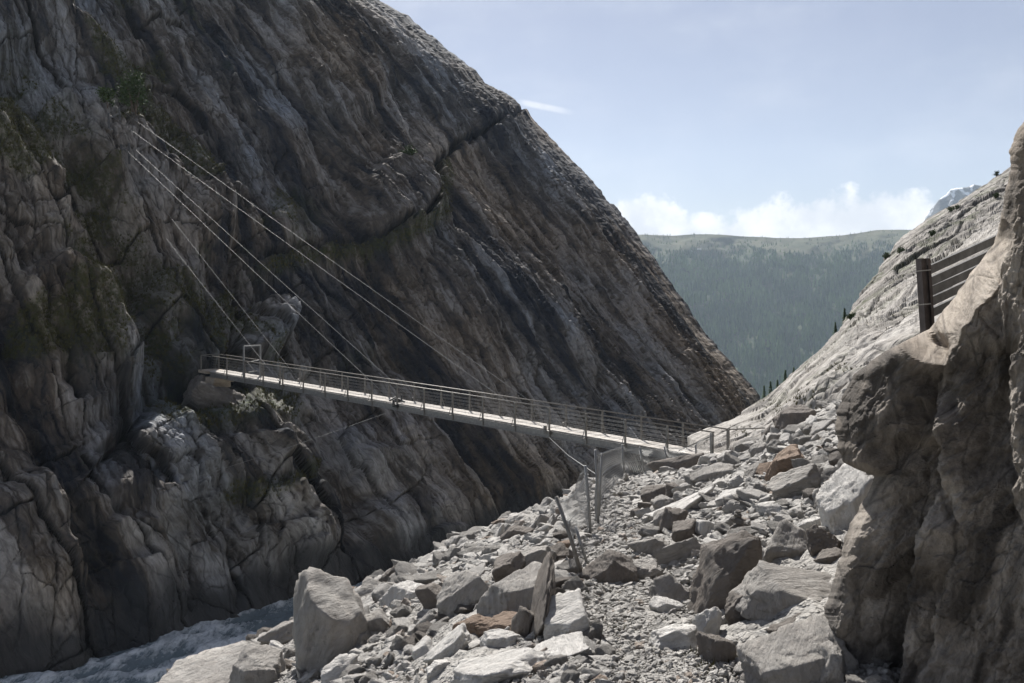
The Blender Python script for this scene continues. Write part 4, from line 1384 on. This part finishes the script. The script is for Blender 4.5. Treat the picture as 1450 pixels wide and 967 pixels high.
# ------------------------------------------------------------------ board barrier above the rock wall
DB = 11.5
bb = thing('board_barrier', tuple(P(1312, 465, DB)), 'rusty steel post holding weathered horizontal boards above the rock wall', 'barrier')
b = MB()
tp, bt = P(1307, 366, DB), P(1314, 478, DB)
ux = np.array([1., 0, 0]); uy = np.array([0, 1., 0])
for o_ in (-.042, 0.0, .042):
    b.bar(bt + ux * o_, tp + ux * o_, .034 if o_ else .03, .16 if o_ else .10, up=(0, 1, 0))
b.build('post', M['rustpost'], bb)
for k, (y0, y1, x1) in enumerate(((382, 338, 1412), (399, 357, 1408), (413, 374, 1400), (428, 392, 1392), (444, 412, 1384))):
    MB().bar(P(1316, y0, DB + .05), P(x1, y1, DB + .95), .04, .108).build('board', M['wood_old'], bb)
for y in (384, 432):
    MB().bar(P(1298, y, DB - .12), P(1318, y - 2, DB - .12), .012, .012).build('wire_tie', M['galv'], bb)

# ------------------------------------------------------------------ plants
def leaf_cloud(n, rx, ry, rz, leaf, r, clumps=9):
    cs = r.normal(size=(clumps, 3)); cs /= np.linalg.norm(cs, axis=1)[:, None]; cs *= r.uniform(.2, .75, (clumps, 1))
    w = r.integers(0, clumps, n)
    p = cs[w] + r.normal(0, .22, (n, 3))
    p = p * np.array([rx, ry, rz]); p[:, 2] += rz * .9
    d = r.normal(size=(n, 3)); d /= np.linalg.norm(d, axis=1)[:, None]
    e = np.cross(d, r.normal(size=(n, 3))); e /= np.linalg.norm(e, axis=1)[:, None]
    s = leaf * r.uniform(.6, 1.3, (n, 1))
    V = np.stack([p - e * s * .4, p + d * s, p + e * s * .4, p - d * s * .6], 1).reshape(-1, 3)
    tone = np.clip(np.repeat(.2 + .6 * r.uniform(0, 1, clumps)[w] + r.normal(0, .15, n), 4), 0, 1)
    return V, np.arange(4 * n), np.full(n, 4), tone[:, None] * np.ones((1, 3))


def shrub(pos, rx, rz, n, label, group, seed, leaf=.14, name='shrub', cat='shrub'):
    r = np.random.default_rng(seed)
    t = thing(name, tuple(pos), label, cat, group)
    V, f, sz, at = leaf_cloud(n, rx, rx, rz, leaf, r)
    raw_mesh('foliage', V, f, sz, M['leaf'], t, False, at)
    b = MB()
    for k in range(4):
        a = r.uniform(0, 6.28)
        q = np.array(pos) + np.array([math.cos(a) * rx * .5, math.sin(a) * rx * .5, rz * r.uniform(.9, 1.5)])
        b.tube([np.array(pos) - up * .3, (np.array(pos) + q) / 2 + up * .1, q], [.05 * rz, .035 * rz, .012 * rz], 5)
    b.build('stem', M['bark'], t)


shrub(cliff_at(178, 182) + np.array([.3, -.3, -.3]), 1.25, 2.3, 1600, 'dark green bushy tree on the grassy ledge beside the upper cable anchor', None, 1, .16, 'tree', 'tree')
shrub(cliff_at(140, 165) + np.array([.3, -.3, -.2]), 1.0, .8, 700, 'low dark shrub left of the bushy tree on the ledge', None, 2, .15)
shrub(cliff_at(562, 238) + np.array([.2, -.3, -.3]), 1.0, .8, 500, 'lone shrub on the steep face below the cut trail', None, 3, .16)
for k, (x, y, s, lab) in enumerate(((1347, 303, .75, 'taller dark shrub of the pair near the skyline of the right slope'), (1358, 301, .6, 'rounder dark shrub of the pair near the skyline of the right slope'),
                                    (1257, 369, .6, 'dark shrub on the left shoulder of the right slope'), (1277, 362, .6, 'second dark shrub right of the one on the left shoulder'),
                                    (1323, 343, .55, 'small shrub above the board barrier'), (1411, 284, .6, 'shrub close to the top of the rock wall'), (1408, 247, .7, 'shrub on the skyline beside the rock wall'),
                                    (1206, 452, .5, 'little shrub at the crease of the right slope'), (1150, 585, .2, 'tiny green plant at the top of the scree'))):
    shrub(slab_at(x, y), s * .7, s * .62, 420, lab, 'shrubs on the right hand slope', 20 + k, .09 if s > .3 else .04)


def conifer(pos, hgt, label, group, seed):
    r = np.random.default_rng(seed)
    t = thing('conifer', tuple(pos), label, 'tree', group)
    MB().tube([np.array(pos) - up * .5, np.array(pos) + up * hgt * .95], [hgt * .02, hgt * .004], 5).build('trunk', M['bark'], t)
    n = 900
    z = r.uniform(.06, 1, n) ** .8; tier = .75 + .25 * np.sin(z * 55)
    rad = hgt * .27 * (1 - z) * tier * r.uniform(.35, 1.05, n) + .03
    a = r.uniform(0, 6.28, n)
    p = np.stack([np.cos(a) * rad, np.sin(a) * rad, z * hgt - rad * .35], -1)
    d = np.stack([np.cos(a), np.sin(a), -.5 + 0 * a], -1); e = np.stack([-np.sin(a), np.cos(a), 0 * a], -1)
    s = hgt * .04 * r.uniform(.6, 1.3, (n, 1))
    V = np.stack([p - e * s * .5, p + d * s, p + e * s * .5, p - d * s * .4], 1).reshape(-1, 3)
    tone = np.clip(np.repeat(r.normal(.35, .2, n), 4), 0, 1)
    raw_mesh('crown', V, np.arange(4 * n), np.full(n, 4), M['forest'], t, False, tone[:, None] * np.ones((1, 3)))


for k, (x, y, D, hg, lab) in enumerate(((1082, 566, 150, 3.2, 'leftmost conifer in the notch between cliff and slope'), (1091, 562, 155, 3.6, 'conifer in the notch just right of the leftmost one'), (1101, 556, 150, 3.0, 'shortest conifer in the notch beside the slope'),
                                        (1112, 550, 160, 4.2, 'tallest conifer in the notch against the forest'), (1124, 540, 150, 3.2, 'conifer at the right of the notch against the slope'),
                                        (1183, 478, 130, 3.0, 'conifer on the crease of the right slope, left of two'), (1196, 462, 130, 3.4, 'conifer on the crease of the right slope, right of two'))):
    conifer(P(x, y + 6, D), hg * .95, lab, 'conifers along the foot of the right slope', 60 + k)


def grass_tufts():
    m = (CA[:, :CPX.shape[1], 1] > .45) & (CPX > -20) & (CPY > 0) & (CPY < 720)
    idx = np.argwhere(m)
    idx = idx[rng.integers(0, len(idx), 9000)]
    base = CV[idx[:, 0], idx[:, 1]] + rng.normal(0, .12, (len(idx), 3))
    b2 = []
    for (x, y, n, sp) in ((1060, 940, 9, 10), (1000, 950, 6, 8), (985, 930, 4, 6), (815, 850, 6, 6), (830, 925, 8, 6), (835, 760, 14, 10), (870, 895, 4, 5), (520, 960, 4, 6), (1075, 925, 4, 6), (1040, 935, 6, 10)):
        for _ in range(n):
            xx, yy = x + random.gauss(0, sp), y + random.gauss(0, sp * .4)
            D = hit(xx, yy)
            if D: b2.append(P(xx, yy, D))
    for (x, y, n, sp) in ((1130, 560, 40, 14), (1190, 520, 40, 12), (1160, 575, 30, 10), (1050, 612, 20, 8), (1300, 400, 40, 20), (1250, 440, 30, 15), (1110, 585, 40, 8), (1095, 575, 30, 8)):
        for _ in range(n): b2.append(slab_at(x + random.gauss(0, sp), y + random.gauss(0, sp * .5)))
    b2 = np.array(b2)
    allb = np.concatenate([base, b2]); sc2 = np.concatenate([np.full(len(base), .2), np.where(b2[:, 1] > 30, .13, .08)])
    n = len(allb); nb = 7
    B = np.repeat(allb, nb, 0); S = np.repeat(sc2, nb) * rng.uniform(.5, 1.2, n * nb)
    a = rng.uniform(0, 6.28, n * nb)
    d = np.stack([np.cos(a), np.sin(a), 0 * a], -1); e = np.stack([-np.sin(a), np.cos(a), 0 * a], -1)
    B = B + d * (S * rng.uniform(0, .6, n * nb))[:, None]
    tip = B + d * (S * .45)[:, None] + up * (S * .85)[:, None]
    V = np.stack([B - e * (S * .16)[:, None] - up * .05, B + e * (S * .16)[:, None] - up * .05, tip], 1).reshape(-1, 3)
    tone = np.repeat(np.clip(rng.normal(.4, .22, n), 0, 1), nb * 3)
    o = raw_mesh('grass', V, np.arange(len(V)), np.full(len(V) // 3, 3), M['grass'], attr=tone[:, None] * np.ones((1, 3)), smooth=False)
    tag(o, 'short alpine grass growing on ledges and between stones', 'grass', kind='stuff')


grass_tufts()
print('plants', time.time() - T0)

# ------------------------------------------------------------------ haze
HAZE = 0.00008
def haze():
    m = bpy.data.materials.new('valley_haze'); m.use_nodes = True
    nt = m.node_tree; nt.nodes.remove(nt.nodes['Principled BSDF'])
    v = nt.nodes.new('ShaderNodeVolumePrincipled')
    v.inputs['Color'].default_value = (.70, .84, 1.0, 1); v.inputs['Density'].default_value = HAZE; v.inputs['Anisotropy'].default_value = .25
    nt.links.new(v.outputs[0], nt.nodes['Material Output'].inputs['Volume'])
    b = MB(); b.box((1100, 910, 70), (4550, 0, 0), (0, 2450, 0), (0, 0, 460))
    o = b.build('haze', m); tag(o, kind='stuff'); o['label'] = 'thin blue summer haze filling the valley'; o['category'] = 'haze'


if HAZE: haze()

# ------------------------------------------------------------------ light and sky
EL, AZ = math.radians(46.0), math.radians(-10.5)
tosun = Vector((math.sin(AZ) * math.cos(EL), math.cos(AZ) * math.cos(EL), math.sin(EL)))
sun = bpy.data.lights.new('sun', 'SUN'); suno = bpy.data.objects.new('sun', sun); C.objects.link(suno)
sun.energy = 5.0; sun.angle = math.radians(.53); sun.color = (1, .965, .92)
suno.rotation_euler = tosun.to_track_quat('Z', 'Y').to_euler()

w = bpy.data.worlds.new('World'); sc.world = w; w.use_nodes = True
nt = w.node_tree; N_, L_ = nt.nodes, nt.links
bg = N_['Background']
sky = N_.new('ShaderNodeTexSky'); sky.sky_type = 'NISHITA'; sky.sun_disc = False
sky.sun_elevation = EL; sky.sun_rotation = AZ; sky.altitude = 1500; sky.air_density = 1.0; sky.dust_density = 1.2; sky.ozone_density = 1.2
tc = N_.new('ShaderNodeTexCoord')
sep = N_.new('ShaderNodeSeparateXYZ'); L_.new(tc.outputs['Generated'], sep.inputs[0])


def wm(op, a, b=0., c=0.):
    n = N_.new('ShaderNodeMath'); n.operation = op
    for k, v in enumerate((a, b, c)):
        if hasattr(v, 'is_output'): L_.new(v, n.inputs[k])
        else: n.inputs[k].default_value = v
    return n.outputs[0]


def wr(v, a, b, c=0., d=1., typ='SMOOTHSTEP'):
    n = N_.new('ShaderNodeMapRange'); n.interpolation_type = typ
    L_.new(v, n.inputs[0])
    for k, q in enumerate((a, b, c, d)): n.inputs[k + 1].default_value = q
    return n.outputs[0]


# a low bank of cumulus over the valley, by compass bearing and elevation
brg = wm('ARCTAN2', sep.outputs[0], sep.outputs[1]); elv = wm('ARCSINE', sep.outputs[2])
comb = N_.new('ShaderNodeCombineXYZ'); L_.new(brg, comb.inputs[0]); L_.new(elv, comb.inputs[1])
cn = N_.new('ShaderNodeTexNoise'); L_.new(comb.outputs[0], cn.inputs['Vector']); cn.inputs['Scale'].default_value = 20; cn.inputs['Detail'].default_value = 9; cn.inputs['Roughness'].default_value = .6
cn2 = N_.new('ShaderNodeTexNoise'); L_.new(comb.outputs[0], cn2.inputs['Vector']); cn2.inputs['Scale'].default_value = 6; cn2.inputs['Detail'].default_value = 4
topc = N_.new('ShaderNodeValToRGB'); L_.new(wr(brg, 0., .55, 0, 1, 'LINEAR'), topc.inputs[0])
el_ = topc.color_ramp.elements
prof = [(0, .085), (.20, .098), (.25, .112), (.30, .105), (.36, .085), (.43, .088), (.52, .098), (.66, .104), (.75, .102), (.84, .09), (1., .08)]
while len(el_) < len(prof): el_.new(.5)
for e, (p_, h_) in zip(el_, prof): e.position = p_; e.color = (h_ * 5,) * 3 + (1,)
hgt = wm('MULTIPLY', topc.outputs[0], .2)
dif = wm('SUBTRACT', hgt, elv)
dif = wm('ADD', dif, wm('MULTIPLY', wm('SUBTRACT', cn.outputs[0], .47), .085))
cm = wr(dif, -.003, .011)
# thin high veils
cv = N_.new('ShaderNodeMapping'); L_.new(comb.outputs[0], cv.inputs[0]); cv.inputs['Scale'].default_value = (3, 9, 1); cv.inputs['Rotation'].default_value = (0, 0, .3)
cn3 = N_.new('ShaderNodeTexNoise'); L_.new(cv.outputs[0], cn3.inputs['Vector']); cn3.inputs['Scale'].default_value = 1.4; cn3.inputs['Detail'].default_value = 6
veil = wr(cn3.outputs[0], .42, .8, .06, .26)
# an old vapour trail
ctr = wm('SUBTRACT', wm('ADD', elv, wm('MULTIPLY', brg, .20)), .2125)
ctr = wm('ABSOLUTE', ctr)
trail_m = wm('MULTIPLY', wr(ctr, .0012, .0052, 1, 0), wm('MULTIPLY', wr(brg, .0, .02), wr(brg, .035, .08, 1, 0)))
trail_m = wm('MULTIPLY', trail_m, .7)
msk = wm('MAXIMUM', wm('MAXIMUM', cm, veil), trail_m)
mixn = N_.new('ShaderNodeMix'); mixn.data_type = 'RGBA'
L_.new(msk, mixn.inputs[0]); hs = N_.new('ShaderNodeHueSaturation'); hs.inputs['Saturation'].default_value = .70; hs.inputs['Value'].default_value = .87; hs.inputs['Hue'].default_value = .515
L_.new(sky.outputs[0], hs.inputs['Color']); L_.new(hs.outputs[0], mixn.inputs[6])
ccol = N_.new('ShaderNodeMix'); ccol.data_type = 'RGBA'; L_.new(wr(wm('ADD', wm('MULTIPLY', cn2.outputs[0], .5), wm('MULTIPLY', cn.outputs[0], .5)), .40, .60), ccol.inputs[0])
ccol.inputs[6].default_value = (7.6, 7.95, 8.6, 1); ccol.inputs[7].default_value = (10.6, 10.7, 10.9, 1)
L_.new(ccol.outputs[2], mixn.inputs[7])
L_.new(mixn.outputs[2], bg.inputs['Color'])
bg.inputs['Strength'].default_value = .056

sc.view_settings.view_transform = 'Standard'; sc.view_settings.look = 'None'
sc.view_settings.exposure = 0.85; sc.view_settings.gamma = 1.0
sc.cycles.max_bounces = 6; sc.cycles.volume_bounces = 1
sc.cycles.use_denoising = True
print('done', time.time() - T0)
